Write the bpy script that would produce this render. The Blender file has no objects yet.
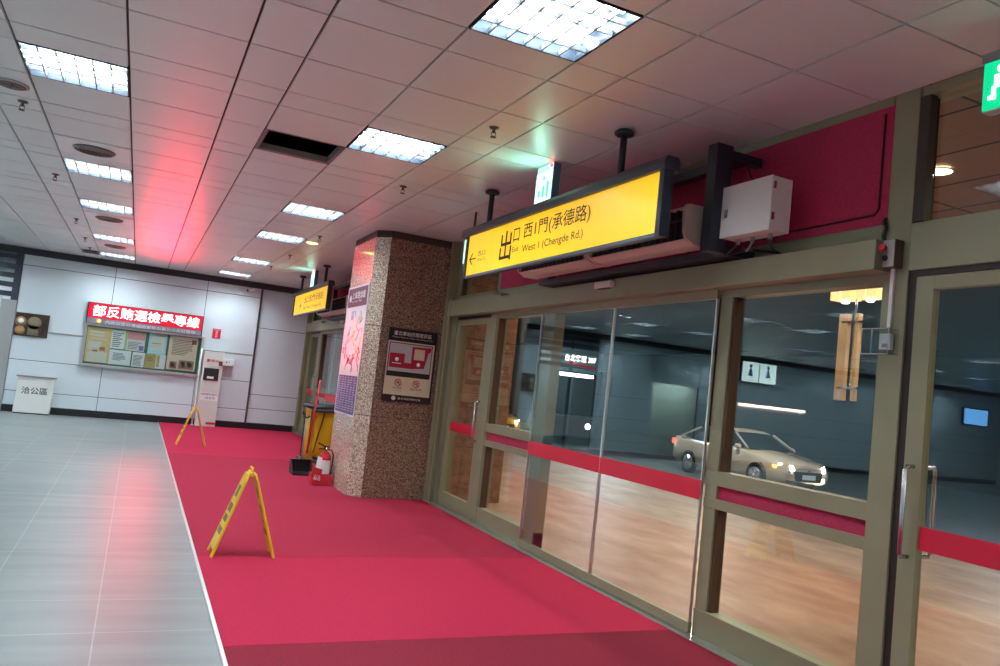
import bpy, bmesh, math, random
from mathutils import Vector, Matrix
random.seed(7)
PI = math.pi
scn = bpy.context.scene
COL = scn.collection

# ---------------------------------------------------------------- camera
def make_camera():
    yaw, pit, rol = math.radians(24.652), math.radians(4.166), math.radians(6.1995)
    f = Vector((math.sin(yaw)*math.cos(pit), math.cos(yaw)*math.cos(pit), math.sin(pit)))
    r = Vector((math.cos(yaw), -math.sin(yaw), 0)); u = r.cross(f)
    r2 = r*math.cos(rol)+u*math.sin(rol); u2 = -r*math.sin(rol)+u*math.cos(rol)
    cam = bpy.data.cameras.new('camera'); o = bpy.data.objects.new('camera', cam); COL.objects.link(o)
    m = Matrix((r2, u2, -f)).transposed().to_4x4(); m.translation = Vector((0, 0, 1.5))
    o.matrix_world = m
    cam.sensor_width = 36; cam.sensor_fit = 'HORIZONTAL'; cam.lens = 27.985; cam.clip_start = .05; cam.clip_end = 200
    scn.camera = o
make_camera()

# ---------------------------------------------------------------- world, exposure
w = bpy.data.worlds.new('night'); scn.world = w; w.use_nodes = True
w.node_tree.nodes['Background'].inputs[0].default_value = (.10, .13, .16, 1)
w.node_tree.nodes['Background'].inputs[1].default_value = .10
vs = scn.view_settings
vs.view_transform = 'Standard'; vs.look = 'None'; vs.gamma = 1; vs.use_curve_mapping = False
vs.exposure = 1.66
try:
    scn.cycles.max_bounces = 10; scn.cycles.transparent_max_bounces = 24; scn.cycles.caustics_reflective = False
    scn.cycles.sample_clamp_indirect = 20.0
except Exception: pass
LAMP = 56.0          # strength of the lamps in the louvred ceiling lights

def point_lamp(name, loc, power, color, size=.1, kind='AREA', rot=(0, 0, 0), spot=None, parent=None):
    l = bpy.data.lights.new(name, kind); l.energy = power; l.color = color
    if kind == 'AREA': l.shape = 'DISK'; l.size = size
    elif kind == 'SPOT': l.spot_size = spot; l.spot_blend = .6; l.shadow_soft_size = size
    else: l.shadow_soft_size = size
    o = bpy.data.objects.new(name, l); COL.objects.link(o)
    if parent: o.parent = parent; loc = Vector(loc)-parent.location
    o.location = loc; o.rotation_euler = rot
    return o

# ---------------------------------------------------------------- materials
MATS = {}
def mat(name, col, rough=.5, metal=0., spec=.5, emit=None, es=0., noise=None, bump=None, coat=0.):
    if name in MATS: return MATS[name]
    m = bpy.data.materials.new(name); m.use_nodes = True; nt = m.node_tree; b = nt.nodes['Principled BSDF']
    b.inputs['Base Color'].default_value = (*col, 1); b.inputs['Roughness'].default_value = rough
    b.inputs['Metallic'].default_value = metal; b.inputs['Specular IOR Level'].default_value = spec
    if coat: b.inputs['Coat Weight'].default_value = coat; b.inputs['Coat Roughness'].default_value = .05
    if emit: b.inputs['Emission Color'].default_value = (*emit, 1); b.inputs['Emission Strength'].default_value = es
    if noise or bump:
        tc = nt.nodes.new('ShaderNodeTexCoord')
        if noise:   # (scale, amount) brightness mottling
            n = nt.nodes.new('ShaderNodeTexNoise'); n.inputs['Scale'].default_value = noise[0]; n.inputs['Detail'].default_value = 6
            nt.links.new(tc.outputs['Object'], n.inputs['Vector'])
            mr = nt.nodes.new('ShaderNodeMapRange'); mr.inputs['From Min'].default_value = .3; mr.inputs['From Max'].default_value = .7
            mr.inputs['To Min'].default_value = 1-noise[1]; mr.inputs['To Max'].default_value = 1+noise[1]
            nt.links.new(n.outputs[0], mr.inputs[0])
            mx = nt.nodes.new('ShaderNodeMix'); mx.data_type = 'RGBA'; mx.blend_type = 'MULTIPLY'; mx.inputs[0].default_value = 1
            mx.inputs[6].default_value = (*col, 1); nt.links.new(mr.outputs[0], mx.inputs[7]); nt.links.new(mx.outputs[2], b.inputs['Base Color'])
        if bump:    # (scale, strength)
            n2 = nt.nodes.new('ShaderNodeTexNoise'); n2.inputs['Scale'].default_value = bump[0]; n2.inputs['Detail'].default_value = 3
            nt.links.new(tc.outputs['Object'], n2.inputs['Vector'])
            bp = nt.nodes.new('ShaderNodeBump'); bp.inputs['Strength'].default_value = bump[1]; bp.inputs['Distance'].default_value = .01
            nt.links.new(n2.outputs[0], bp.inputs['Height']); nt.links.new(bp.outputs[0], b.inputs['Normal'])
    MATS[name] = m
    return m

def emis(name, col, s):
    return mat(name, col, .5, emit=col, es=s)

def glass_mat(name, tint=(.93, .97, .95), ior=1.5, rough=0.0, gain=1.0):
    if name in MATS: return MATS[name]
    m = bpy.data.materials.new(name); m.use_nodes = True; nt = m.node_tree; nt.nodes.clear()
    out = nt.nodes.new('ShaderNodeOutputMaterial'); mix = nt.nodes.new('ShaderNodeMixShader')
    tr = nt.nodes.new('ShaderNodeBsdfTransparent'); tr.inputs[0].default_value = (*tint, 1)
    gl = nt.nodes.new('ShaderNodeBsdfGlossy'); gl.inputs['Roughness'].default_value = rough; gl.inputs[0].default_value = (.80, .96, 1.0, 1)
    geo = nt.nodes.new('ShaderNodeNewGeometry'); mr = nt.nodes.new('ShaderNodeMapRange')
    mr.inputs['To Min'].default_value = ior; mr.inputs['To Max'].default_value = 1/ior
    nt.links.new(geo.outputs['Backfacing'], mr.inputs[0])
    fr = nt.nodes.new('ShaderNodeFresnel'); nt.links.new(mr.outputs[0], fr.inputs['IOR'])
    nt.links.new(fr.outputs[0], mix.inputs[0]); nt.links.new(tr.outputs[0], mix.inputs[1]); nt.links.new(gl.outputs[0], mix.inputs[2])
    nt.links.new(mix.outputs[0], out.inputs[0])
    MATS[name] = m; return m

def granite_mat(nm='granite', kk=1.0, pink=(1, 1, 1)):
    m = bpy.data.materials.new(nm); m.use_nodes = True; nt = m.node_tree; b = nt.nodes['Principled BSDF']
    tc = nt.nodes.new('ShaderNodeTexCoord')
    v = nt.nodes.new('ShaderNodeTexVoronoi'); v.inputs['Scale'].default_value = 120
    n = nt.nodes.new('ShaderNodeTexNoise'); n.inputs['Scale'].default_value = 38; n.inputs['Detail'].default_value = 5
    nt.links.new(tc.outputs['Object'], v.inputs['Vector']); nt.links.new(tc.outputs['Object'], n.inputs['Vector'])
    sep = nt.nodes.new('ShaderNodeSeparateColor'); nt.links.new(v.outputs['Color'], sep.inputs[0])
    add = nt.nodes.new('ShaderNodeMath'); add.operation = 'ADD'; nt.links.new(sep.outputs[0], add.inputs[0]); nt.links.new(n.outputs[0], add.inputs[1])
    half = nt.nodes.new('ShaderNodeMath'); half.operation = 'MULTIPLY'; half.inputs[1].default_value = .6; nt.links.new(add.outputs[0], half.inputs[0])
    cr = nt.nodes.new('ShaderNodeValToRGB'); e = cr.color_ramp.elements
    e[0].position = .28; e[0].color = (.05, .032, .025, 1); e[1].position = .9; e[1].color = (.42, .31, .24, 1)
    for p, c in ((.42, (.125, .080, .060, 1)), (.62, (.215, .145, .108, 1))):
        k = cr.color_ramp.elements.new(p); k.color = c
    nt.links.new(half.outputs[0], cr.inputs[0]); nt.links.new(cr.outputs[0], b.inputs['Base Color'])
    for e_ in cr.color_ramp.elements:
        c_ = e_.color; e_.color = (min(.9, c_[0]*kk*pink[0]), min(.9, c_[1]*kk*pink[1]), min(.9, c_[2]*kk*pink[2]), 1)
    b.inputs['Roughness'].default_value = .12; b.inputs['Specular IOR Level'].default_value = .6
    MATS[nm] = m; return m

def floor_mat():
    m = bpy.data.materials.new('grey_tile'); m.use_nodes = True; nt = m.node_tree; b = nt.nodes['Principled BSDF']
    tc = nt.nodes.new('ShaderNodeTexCoord')
    mp = nt.nodes.new('ShaderNodeMapping'); mp.inputs['Location'].default_value = (.02, .15, 0); nt.links.new(tc.outputs['Object'], mp.inputs[0])
    br = nt.nodes.new('ShaderNodeTexBrick'); br.offset = 0; br.inputs['Scale'].default_value = 1
    br.inputs['Brick Width'].default_value = .6; br.inputs['Row Height'].default_value = .6; br.inputs['Mortar Size'].default_value = .004
    br.inputs['Color1'].default_value = (.20, .232, .237, 1); br.inputs['Color2'].default_value = (.23, .26, .26, 1); br.inputs['Mortar'].default_value = (.33, .355, .355, 1)
    nt.links.new(mp.outputs[0], br.inputs['Vector'])
    mp2 = nt.nodes.new('ShaderNodeMapping'); mp2.inputs['Scale'].default_value = (.5, 3.5, 1); nt.links.new(tc.outputs['Object'], mp2.inputs[0])
    n = nt.nodes.new('ShaderNodeTexNoise'); n.inputs['Scale'].default_value = 1.6; n.inputs['Detail'].default_value = 7; nt.links.new(mp2.outputs[0], n.inputs['Vector'])
    mr = nt.nodes.new('ShaderNodeMapRange'); mr.inputs['From Min'].default_value = .25; mr.inputs['From Max'].default_value = .75; mr.inputs['To Min'].default_value = .82; mr.inputs['To Max'].default_value = 1.15
    nt.links.new(n.outputs[0], mr.inputs[0])
    mx = nt.nodes.new('ShaderNodeMix'); mx.data_type = 'RGBA'; mx.blend_type = 'MULTIPLY'; mx.inputs[0].default_value = 1
    nt.links.new(br.outputs[0], mx.inputs[6]); nt.links.new(mr.outputs[0], mx.inputs[7]); nt.links.new(mx.outputs[2], b.inputs['Base Color'])
    b.inputs['Roughness'].default_value = .36; b.inputs['Specular IOR Level'].default_value = .4
    MATS['grey_tile'] = m; return m

def tan_mat():
    m = bpy.data.materials.new('tan_paving'); m.use_nodes = True; nt = m.node_tree; b = nt.nodes['Principled BSDF']
    tc = nt.nodes.new('ShaderNodeTexCoord')
    mp2 = nt.nodes.new('ShaderNodeMapping'); mp2.inputs['Scale'].default_value = (1.5, .7, 1); mp2.inputs['Rotation'].default_value = (0, 0, .5); nt.links.new(tc.outputs['Object'], mp2.inputs[0])
    n = nt.nodes.new('ShaderNodeTexNoise'); n.inputs['Scale'].default_value = 1.5; n.inputs['Detail'].default_value = 8; n.inputs['Roughness'].default_value = .62; nt.links.new(mp2.outputs[0], n.inputs['Vector'])
    cr = nt.nodes.new('ShaderNodeValToRGB'); e = cr.color_ramp.elements
    e[0].position = .34; e[0].color = (.30, .17, .10, 1); e[1].position = .70; e[1].color = (.56, .385, .26, 1)
    nt.links.new(n.outputs[0], cr.inputs[0]); nt.links.new(cr.outputs[0], b.inputs['Base Color'])
    b.inputs['Roughness'].default_value = .45
    MATS['tan_paving'] = m; return m

def stone_mat():
    m = bpy.data.materials.new('brown_stone'); m.use_nodes = True; nt = m.node_tree; b = nt.nodes['Principled BSDF']
    tc = nt.nodes.new('ShaderNodeTexCoord')
    n = nt.nodes.new('ShaderNodeTexNoise'); n.inputs['Scale'].default_value = 9; n.inputs['Detail'].default_value = 8; nt.links.new(tc.outputs['Object'], n.inputs['Vector'])
    cr = nt.nodes.new('ShaderNodeValToRGB'); e = cr.color_ramp.elements
    e[0].position = .3; e[0].color = (.20, .09, .045, 1); e[1].position = .72; e[1].color = (.42, .23, .13, 1)
    nt.links.new(n.outputs[0], cr.inputs[0]); nt.links.new(cr.outputs[0], b.inputs['Base Color']); b.inputs['Roughness'].default_value = .35
    MATS['brown_stone'] = m; return m

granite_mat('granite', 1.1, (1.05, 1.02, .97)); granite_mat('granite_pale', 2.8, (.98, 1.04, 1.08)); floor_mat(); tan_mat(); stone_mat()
OLIVE = mat('olive_metal', (.315, .315, .195), .42, .15, noise=(3, .05))
DARKJ = mat('dark_gasket', (.025, .018, .012), .5)
NAVY = mat('navy_steel', (.022, .030, .045), .42)
CEIL = mat('ceiling_panel', (.81, .86, .855), .36, .0, .5)
CEILGAP = mat('ceiling_gap', (.05, .04, .04), .8)
WHITEM = mat('white_enamel', (.86, .87, .84), .35)
CREAM = mat('cream_enamel', (.66, .62, .54), .4)
WALLP = mat('wall_panel', (.70, .79, .85), .25, .0, .5)
WALLGAP = mat('wall_joint', (.05, .055, .06), .6)
STEEL = mat('brushed_steel', (.62, .62, .62), .22, 1.0)
BLACK = mat('black_plastic', (.018, .018, .02), .45)
BASEB = mat('black_base', (.015, .016, .02), .3)
REDF = mat('crimson_fabric', (.52, .030, .095), .75, bump=(60, .35), noise=(40, .12))
REDBAND = mat('red_film', (.72, .012, .05), .4)
GLASS = glass_mat('clear_glass', (.92, .96, .95), 1.62)
YEL = mat('yellow_plastic', (.85, .56, .01), .4)
WHITE = mat('white_print', (.85, .85, .85), .5)
INK = mat('black_ink', (.01, .01, .012), .6)
ALU = mat('bare_aluminium', (.70, .71, .70), .3, .9)

# ---------------------------------------------------------------- mesh helpers
class MB:
    def __init__(s, org=(0, 0, 0)): s.bm = bmesh.new(); s.o = Vector(org); s.mi = 0
    def face(s, pts):
        vs_ = [s.bm.verts.new(Vector(p)-s.o) for p in pts]
        f = s.bm.faces.new(vs_); f.material_index = s.mi; return f
    def box(s, x0, x1, y0, y1, z0, z1):
        if x0 > x1: x0, x1 = x1, x0
        if y0 > y1: y0, y1 = y1, y0
        if z0 > z1: z0, z1 = z1, z0
        v = [s.bm.verts.new(Vector((x, y, z))-s.o) for x in (x0, x1) for y in (y0, y1) for z in (z0, z1)]
        for q in ((0, 1, 3, 2), (4, 6, 7, 5), (0, 4, 5, 1), (2, 3, 7, 6), (0, 2, 6, 4), (1, 5, 7, 3)):
            f = s.bm.faces.new([v[i] for i in q]); f.material_index = s.mi
        return s
    def prism(s, pts, vec):   # polygon (3d points) swept along vec
        vec = Vector(vec); a = [s.bm.verts.new(Vector(p)-s.o) for p in pts]; b = [s.bm.verts.new(Vector(p)-s.o+vec) for p in pts]
        n = len(pts); fs = [s.bm.faces.new(a[::-1]), s.bm.faces.new(b)]
        for i in range(n): fs.append(s.bm.faces.new((a[i], a[(i+1) % n], b[(i+1) % n], b[i])))
        for f in fs: f.material_index = s.mi
        return s
    def tube(s, pts, r, n=10, closed=False):
        pts = [Vector(p) for p in pts]; rings = []
        rr = r if isinstance(r, (list, tuple)) else [r]*len(pts)
        for i, p in enumerate(pts):
            if closed: d = pts[(i+1) % len(pts)]-pts[i-1]
            else: d = pts[min(i+1, len(pts)-1)]-pts[max(i-1, 0)]
            d.normalize(); ref = Vector((0, 0, 1)) if abs(d.z) < .9 else Vector((1, 0, 0))
            a = d.cross(ref).normalized(); b = d.cross(a)
            rings.append([s.bm.verts.new(p-s.o+(a*math.cos(2*PI*k/n)+b*math.sin(2*PI*k/n))*rr[i]) for k in range(n)])
        m = len(rings)
        for i in range(m if closed else m-1):
            A, B = rings[i], rings[(i+1) % m]
            for k in range(n):
                f = s.bm.faces.new((A[k], A[(k+1) % n], B[(k+1) % n], B[k])); f.smooth = True; f.material_index = s.mi
        if not closed:
            for R in (rings[0][::-1], rings[-1]):
                f = s.bm.faces.new(R); f.material_index = s.mi
        return s
    def lathe(s, prof, c, n=24, axis='Z', ring=False):   # prof (r, h)
        c = Vector(c); rings = []
        for r, h in prof:
            ring = []
            for k in range(n):
                a = 2*PI*k/n; x, y = r*math.cos(a), r*math.sin(a)
                p = {'Z': (x, y, h), 'X': (h, x, y), 'Y': (x, h, y)}[axis]
                ring.append(s.bm.verts.new(c+Vector(p)-s.o))
            rings.append(ring)
        for A, B in zip(rings, rings[1:]+([rings[0]] if ring else [])):
            for k in range(n):
                f = s.bm.faces.new((A[k], A[(k+1) % n], B[(k+1) % n], B[k])); f.smooth = True; f.material_index = s.mi
        for R in (() if ring else (rings[0][::-1], rings[-1])):
            try: f = s.bm.faces.new(R); f.material_index = s.mi
            except Exception: pass
        return s
    def to(s, name, m, parent=None, bevel=0, label=None):
        bmesh.ops.recalc_face_normals(s.bm, faces=s.bm.faces)
        me = bpy.data.meshes.new(name); s.bm.to_mesh(me); s.bm.free()
        for x in (m if isinstance(m, (list, tuple)) else [m]): me.materials.append(x)
        o = bpy.data.objects.new(name, me); COL.objects.link(o)
        if parent: o.parent = parent
        else: o.location = s.o
        if bevel:
            b = o.modifiers.new('bevel', 'BEVEL'); b.width = bevel; b.segments = 2; b.limit_method = 'ANGLE'
        if label: o['label'] = label
        return o

def tag(o, label, cat, group=None, kind=None):
    o['label'] = label; o['category'] = cat
    if group: o['group'] = group
    if kind: o['kind'] = kind
    return o
def thing(name, label, cat, loc, group=None, rotz=0):
    o = bpy.data.objects.new(name, None); COL.objects.link(o); o.location = loc; o.rotation_euler = (0, 0, rotz); o.empty_display_size = .1
    return tag(o, label, cat, group)
def struct(name, loc=(0, 0, 0)):
    o = bpy.data.objects.new(name, None); COL.objects.link(o); o.location = loc; o['kind'] = 'structure'; return o
def P(root): return MB(root.location)   # builder for a part given in world coordinates
def sub(parent):                        # origin in world of a part (parts sit at their thing's origin)
    o = Vector((0, 0, 0)); p = parent
    while p: o += p.location; p = p.parent
    return MB(o)
def dup(root, loc, label, group=None):
    r = root.copy(); COL.objects.link(r); r.location = loc; r['label'] = label
    if group: r['group'] = group
    for ch in list(root.children):
        c = ch.copy(); COL.objects.link(c); c.parent = r
        for g in list(ch.children):
            d = g.copy(); COL.objects.link(d); d.parent = c
    return r

def text(name, body, origin, right, up, W, H, m, parent, depth=.002, bold=0.0, label=None):
    """lettering fitted to a W x H box whose lower left corner is origin (world)"""
    cu = bpy.data.curves.new(name, 'FONT'); cu.body = body; cu.offset = bold; cu.resolution_u = 3; cu.extrude = 0
    t = bpy.data.objects.new('tmp', cu); COL.objects.link(t)
    bpy.context.view_layer.update()
    me = bpy.data.meshes.new_from_object(t.evaluated_get(bpy.context.evaluated_depsgraph_get()))
    bpy.data.objects.remove(t)
    xs = [v.co.x for v in me.vertices]; ys = [v.co.y for v in me.vertices]
    x0, x1, y0, y1 = min(xs), max(xs), min(ys), max(ys)
    right, up = Vector(right).normalized(), Vector(up).normalized(); nrm = right.cross(up)
    off = Vector((0, 0, 0)); p = parent
    while p: off += p.location; p = p.parent
    O = Vector(origin)-off
    for v in me.vertices:
        a = (v.co.x-x0)/(x1-x0)*W; b = (v.co.y-y0)/(y1-y0)*H
        v.co = O+right*a+up*b+nrm*depth
    me.materials.clear(); me.materials.append(m)
    o = bpy.data.objects.new(name, me); COL.objects.link(o); o.parent = parent
    if label: o['label'] = label
    return o

# ================================================================ SETTING
H = 3.35          # ceiling height
YF = 18.5         # end wall
GX0, GY0, GP, GN = .355, 3.71, 1.625, .325
GYP = 1.635
def xcell(k, w_):
    a = GX0+GP*k
    return (a, a+.325) if w_ == 0 else ((a+.325, a+.975) if w_ == 1 else (a+.975, a+1.625))
def ycell(k, w_):
    a = GY0+GYP*k
    return (a, a+.325) if w_ == 0 else ((a+.325, a+.98) if w_ == 1 else (a+.98, a+1.635))

# floor
b = MB(); b.box(-22, 3.66, -8, YF, -.1, 0); b.to('floor', MATS['grey_tile'])['kind'] = 'structure'

# ceiling with its lay-in panels, leaving the luminaires, vents and the missing panel open
LIGHT_ROWS = [(-6, 2), (-4, 2), (-3, 1), (-1, 2), (1, 1), (3, 1), (4, 2), (6, 2), (8, 1)]
LIGHT_COLS = [(0, 2), (-1, 1), (-3, 2), (-4, 2), (-6, 2), (-7, 1), (-9, 2), (-10, 1), (-12, 1)]
holes = set()
for c in LIGHT_COLS:
    for r in LIGHT_ROWS: holes.add((c, r))
MISSING = ((0, 1), (1, 2)); holes.add(MISSING)
DIFF = [((-1, 1), (2, 2)), ((-1, 1), (5, 1)), ((-1, 1), (7, 1))]
HATCH = ((-1, 0), (8, 1)); holes.add(HATCH)
b = MB()
for kx in range(-14, 2):
    for wx in (0, 1, 2):
        x0, x1 = xcell(kx, wx); x1 = min(x1, 3.6)
        if x0 >= 3.55 or x0 < -22: continue
        for ky in range(-8, 10):
            for wy in (0, 1, 2):
                y0, y1 = ycell(ky, wy); y1 = min(y1, YF)
                if y0 >= YF-.03 or y0 < -8.5: continue
                if ((kx, wx), (ky, wy)) in holes: continue
                gx = .0075; gy = .0065
                zo = random.uniform(0, .0015)
                b.box(x0+gx, x1-gx, y0+gy, y1-gy, H+zo, H+.02)
b.mi = 1; b.box(-22, 3.62, -8, YF, H+.5, H+.52)
# thin dark tee bars above the gaps
for kx in range(-14, 2):
    for wx in (0, 1, 2):
        x0 = xcell(kx, wx)[0]
        if -22 < x0 < 3.6: b.box(x0-.014, x0+.014, -8, YF, H+.021, H+.03)
for ky in range(-8, 10):
    for wy in (0, 1, 2):
        y0 = ycell(ky, wy)[0]
        if -8 < y0 < YF: b.box(-22, 3.6, y0-.012, y0+.012, H+.021, H+.03)
b.to('ceiling', [CEIL, CEILGAP])['kind'] = 'structure'

# outer shell of the hall
b = MB(); b.box(-22.2, -22, -8, YF, 0, H); b.to('wall_left', WALLP)['kind'] = 'structure'
b = MB(); b.box(-22, 3.66, -8.2, -8, 0, H); b.to('wall_rear', WALLP)['kind'] = 'structure'

# end wall: white panels with dark joints
def panel_wall(b, x0, x1, y, z0, z1, xj, zj, g=.006, th=.03):
    b.mi = 1; b.box(x0, x1, y+th, y+th+.05, z0, z1); b.mi = 0
    xs = [x0]+sorted(x for x in xj if x0 < x < x1)+[x1]; zs = [z0]+list(zj)+[z1]
    for a, c in zip(xs, xs[1:]):
        for d, e in zip(zs, zs[1:]): b.box(a+g, c-g, y, y+th, d+g, e-g)
b = MB()
panel_wall(b, -2.35, 2.38, YF, .14, 3.22, [-.64, 1.22], [.43, 1.065, 1.67, 3.0])
b.mi = 1; b.box(2.38, 2.42, YF+.02, YF+.12, .14, 3.22); b.mi = 0
panel_wall(b, 2.42, 3.62, YF+.06, .14, 3.22, [], [.47, .79, 2.32])
b.mi = 2; b.box(-1.8, -1.05, YF-.006, YF, 1.655, 1.685); b.box(1.7, 2.38, YF-.006, YF, 1.655, 1.685)
b.to('wall_back', [WALLP, WALLGAP, mat('joint_strip', (.42, .40, .40), .35, .6)])['kind'] = 'structure'
b = MB()   # rest of the end wall further inside the hall (seen mirrored in the glazing)
xs_ = [-6.3-1.86*0]
panel_wall(b, -6.35, -4.4, YF, .14, 3.22, [-5.2], [.43, 1.065, 1.67, 3.0])
panel_wall(b, -22, -8.0, YF, .14, 3.22, [-9.9, -11.8, -13.7, -15.6, -17.5, -19.4], [.43, 1.065, 1.67, 3.0])
panel_wall(b, -8.0, -6.35, YF, 2.2, 3.22, [], [3.0])
b.mi = 0; b.box(-13, -4.6, YF+1.6, YF+1.7, 0, 3.3)
b.to('wall_back_inner', [WALLP, WALLGAP])['kind'] = 'structure'
b = MB(); b.box(-2.35, 3.45, YF-.012, YF+.02, 0, .14); b.box(-22, -8, YF-.012, YF+.02, 0, .14); b.box(-6.35, -4.4, YF-.012, YF+.02, 0, .14)
b.to('baseboard_back', BASEB)['kind'] = 'structure'
b = MB(); b.box(-22, 3.6, YF-.05, YF+.02, 3.21, 3.345); b.to('trim_1', mat('black_cornice', (.02, .022, .028), .5))['kind'] = 'structure'

# dark frame and louvres left of the end wall, grey column edge below
b = MB()
b.box(-2.47, -2.35, YF-.03, YF+.1, 2.25, 3.21)
for k in range(5): b.box(-4.4, -2.47, YF-.02, YF+.1, 2.32+.19*k, 2.42+.19*k)
b.to('trim_2', mat('dark_louvre', (.03, .036, .055), .45))['kind'] = 'structure'
b = MB(); b.box(-2.62, -2.35, YF-.03, YF+.1, 0, 2.25); b.to('pillar_grey', mat('grey_pillar', (.36, .37, .37), .4))['kind'] = 'structure'
b = MB(); b.box(-4.4, -2.62, YF+.0, YF+.02, 0, 2.3); b.to('window_9', GLASS)['kind'] = 'structure'
point_lamp('corridor_fill', (-8.2, YF+.9, 3.0), 35, (.9, 1, .8), .6)  # added fill light without a fixture, lightens the dark doorway
point_lamp('corridor_fill', (-3.6, YF+1.0, 3.0), 12, (.9, .95, 1), .6)  # second added fill, behind the louvres, no fixture
b = MB(); b.box(-4.6, -2.4, YF+1.9, YF+2, 0, 3.2); b.to('wall_corridor', WALLP)['kind'] = 'structure'

# ================================================================ DOOR WALL (two identical bays, 9.2 m apart)
XW = 3.6
nd = [0]; nw = [0]; nt_ = [10]
def glazed_frame(kind, idx, y0, y1, dy, leaf=False):
    pass

def fixed_window(n, y0, y1, dy, st_lo, st_hi):
    """fixed light: stiles, double mid rail with crimson strip, bottom rail, two panes"""
    r = struct('window_%d' % n, (XW, (y0+y1)/2+dy, 0))
    b = P(r)
    b.box(3.61, 3.72, y0+dy, y0+st_lo+dy, 0, 2.36); b.box(3.61, 3.72, y1-st_hi+dy, y1+dy, 0, 2.36)
    b.box(3.605, 3.715, y0+dy, y1+dy, 1.02, 1.115); b.box(3.605, 3.715, y0+dy, y1+dy, .865, .93)
    b.box(3.605, 3.715, y0+dy, y1+dy, 0, .185); b.box(3.605, 3.715, y0+dy, y1+dy, 2.30, 2.37)
    # glazing beads
    b.box(3.60, 3.612, y0+dy, y1+dy, .165, .185)
    b.to('window_frame', OLIVE, r, bevel=.002)
    b = P(r); b.box(3.63, 3.69, y0+dy+.01, y1+dy-.01, .93, 1.02); b.to('fabric_strip', REDF, r)
    b = P(r); b.box(3.66, 3.668, y0+st_lo+dy, y1-st_hi+dy, 1.115, 2.30); b.to('glass', GLASS, r)
    b = P(r); b.box(3.66, 3.668, y0+st_lo+dy, y1-st_hi+dy, .185, .865); b.to('glass', GLASS, r)
    b = P(r)
    for ya in (y0+st_lo, y1-st_hi-.02):
        b.box(3.625, 3.70, ya+dy, ya+.02+dy, .185, .865); b.box(3.625, 3.70, ya+dy, ya+.02+dy, 1.115, 2.30)
    b.to('gasket', mat('bronze_gasket', (.10, .055, .03), .5), r)
    return r

def swing_door(n, y0, y1, dy, hy):
    """glazed swing door leaf with olive frame, red band and bar handles at y=hy"""
    r = struct('door_%d' % n, (3.65, (y0+y1)/2+dy, 0)); b = P(r); s = .1
    b.box(3.61, 3.66, y0+dy, y0+s+dy, .02, 2.32); b.box(3.61, 3.66, y1-s+dy, y1+dy, .02, 2.32)
    b.box(3.61, 3.66, y0+s+dy, y1-s+dy, .02, .18); b.box(3.61, 3.66, y0+s+dy, y1-s+dy, 2.25, 2.32)
    b.to('door_frame', OLIVE, r, bevel=.002)
    b = P(r); b.box(3.632, 3.64, y0+s+dy, y1-s+dy, .18, 2.25); b.to('glass', GLASS, r)
    b = P(r); b.box(3.628, 3.631, y0+s+dy, y1-s+dy, .933, 1.05); b.to('red_band', REDBAND, r)
    for sx in (-1, 1):
        b = P(r); xh = 3.635+(.145 if sx > 0 else -.085); xf = 3.635+sx*.025
        pts = [(xf, hy+dy, 1.34), (xh-sx*.015, hy+dy, 1.34), (xh, hy+dy, 1.325), (xh, hy+dy, .905), (xh-sx*.015, hy+dy, .89), (xf, hy+dy, .89)]
        b.tube(pts, .011, 10); b.to('handle', STEEL, r)
    return r

def slide_leaf(n, y0, y1, dy):
    r = struct('door_%d' % n, (3.59, (y0+y1)/2+dy, 0))
    b = P(r); b.box(3.568, 3.60, y0+dy, y1+dy, .012, .085); b.to('bottom_rail', OLIVE, r, bevel=.002)
    b = P(r); b.box(3.568, 3.60, y0+dy, y1+dy, 2.29, 2.36); b.to('top_rail', OLIVE, r, bevel=.002)
    b = P(r); b.box(3.579, 3.589, y0+dy+.004, y1+dy-.004, .085, 2.29); b.to('glass', GLASS, r)
    b = P(r); b.box(3.574, 3.5785, y0+dy+.004, y1+dy-.004, .905, 1.037); b.to('red_band', REDBAND, r)
    b = P(r)
    for y in (y0, y1-.012): b.box(3.575, 3.594, y+dy, y+.012+dy, .085, 2.29)
    b.to('edge_profile', ALU, r)
    return r

GREEN = emis('exit_green', (.0, .55, .22), .40)
SIGNY = mat('sign_yellow', (.90, .58, .012), .35, emit=(1.0, .57, .015), es=.23)

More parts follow.
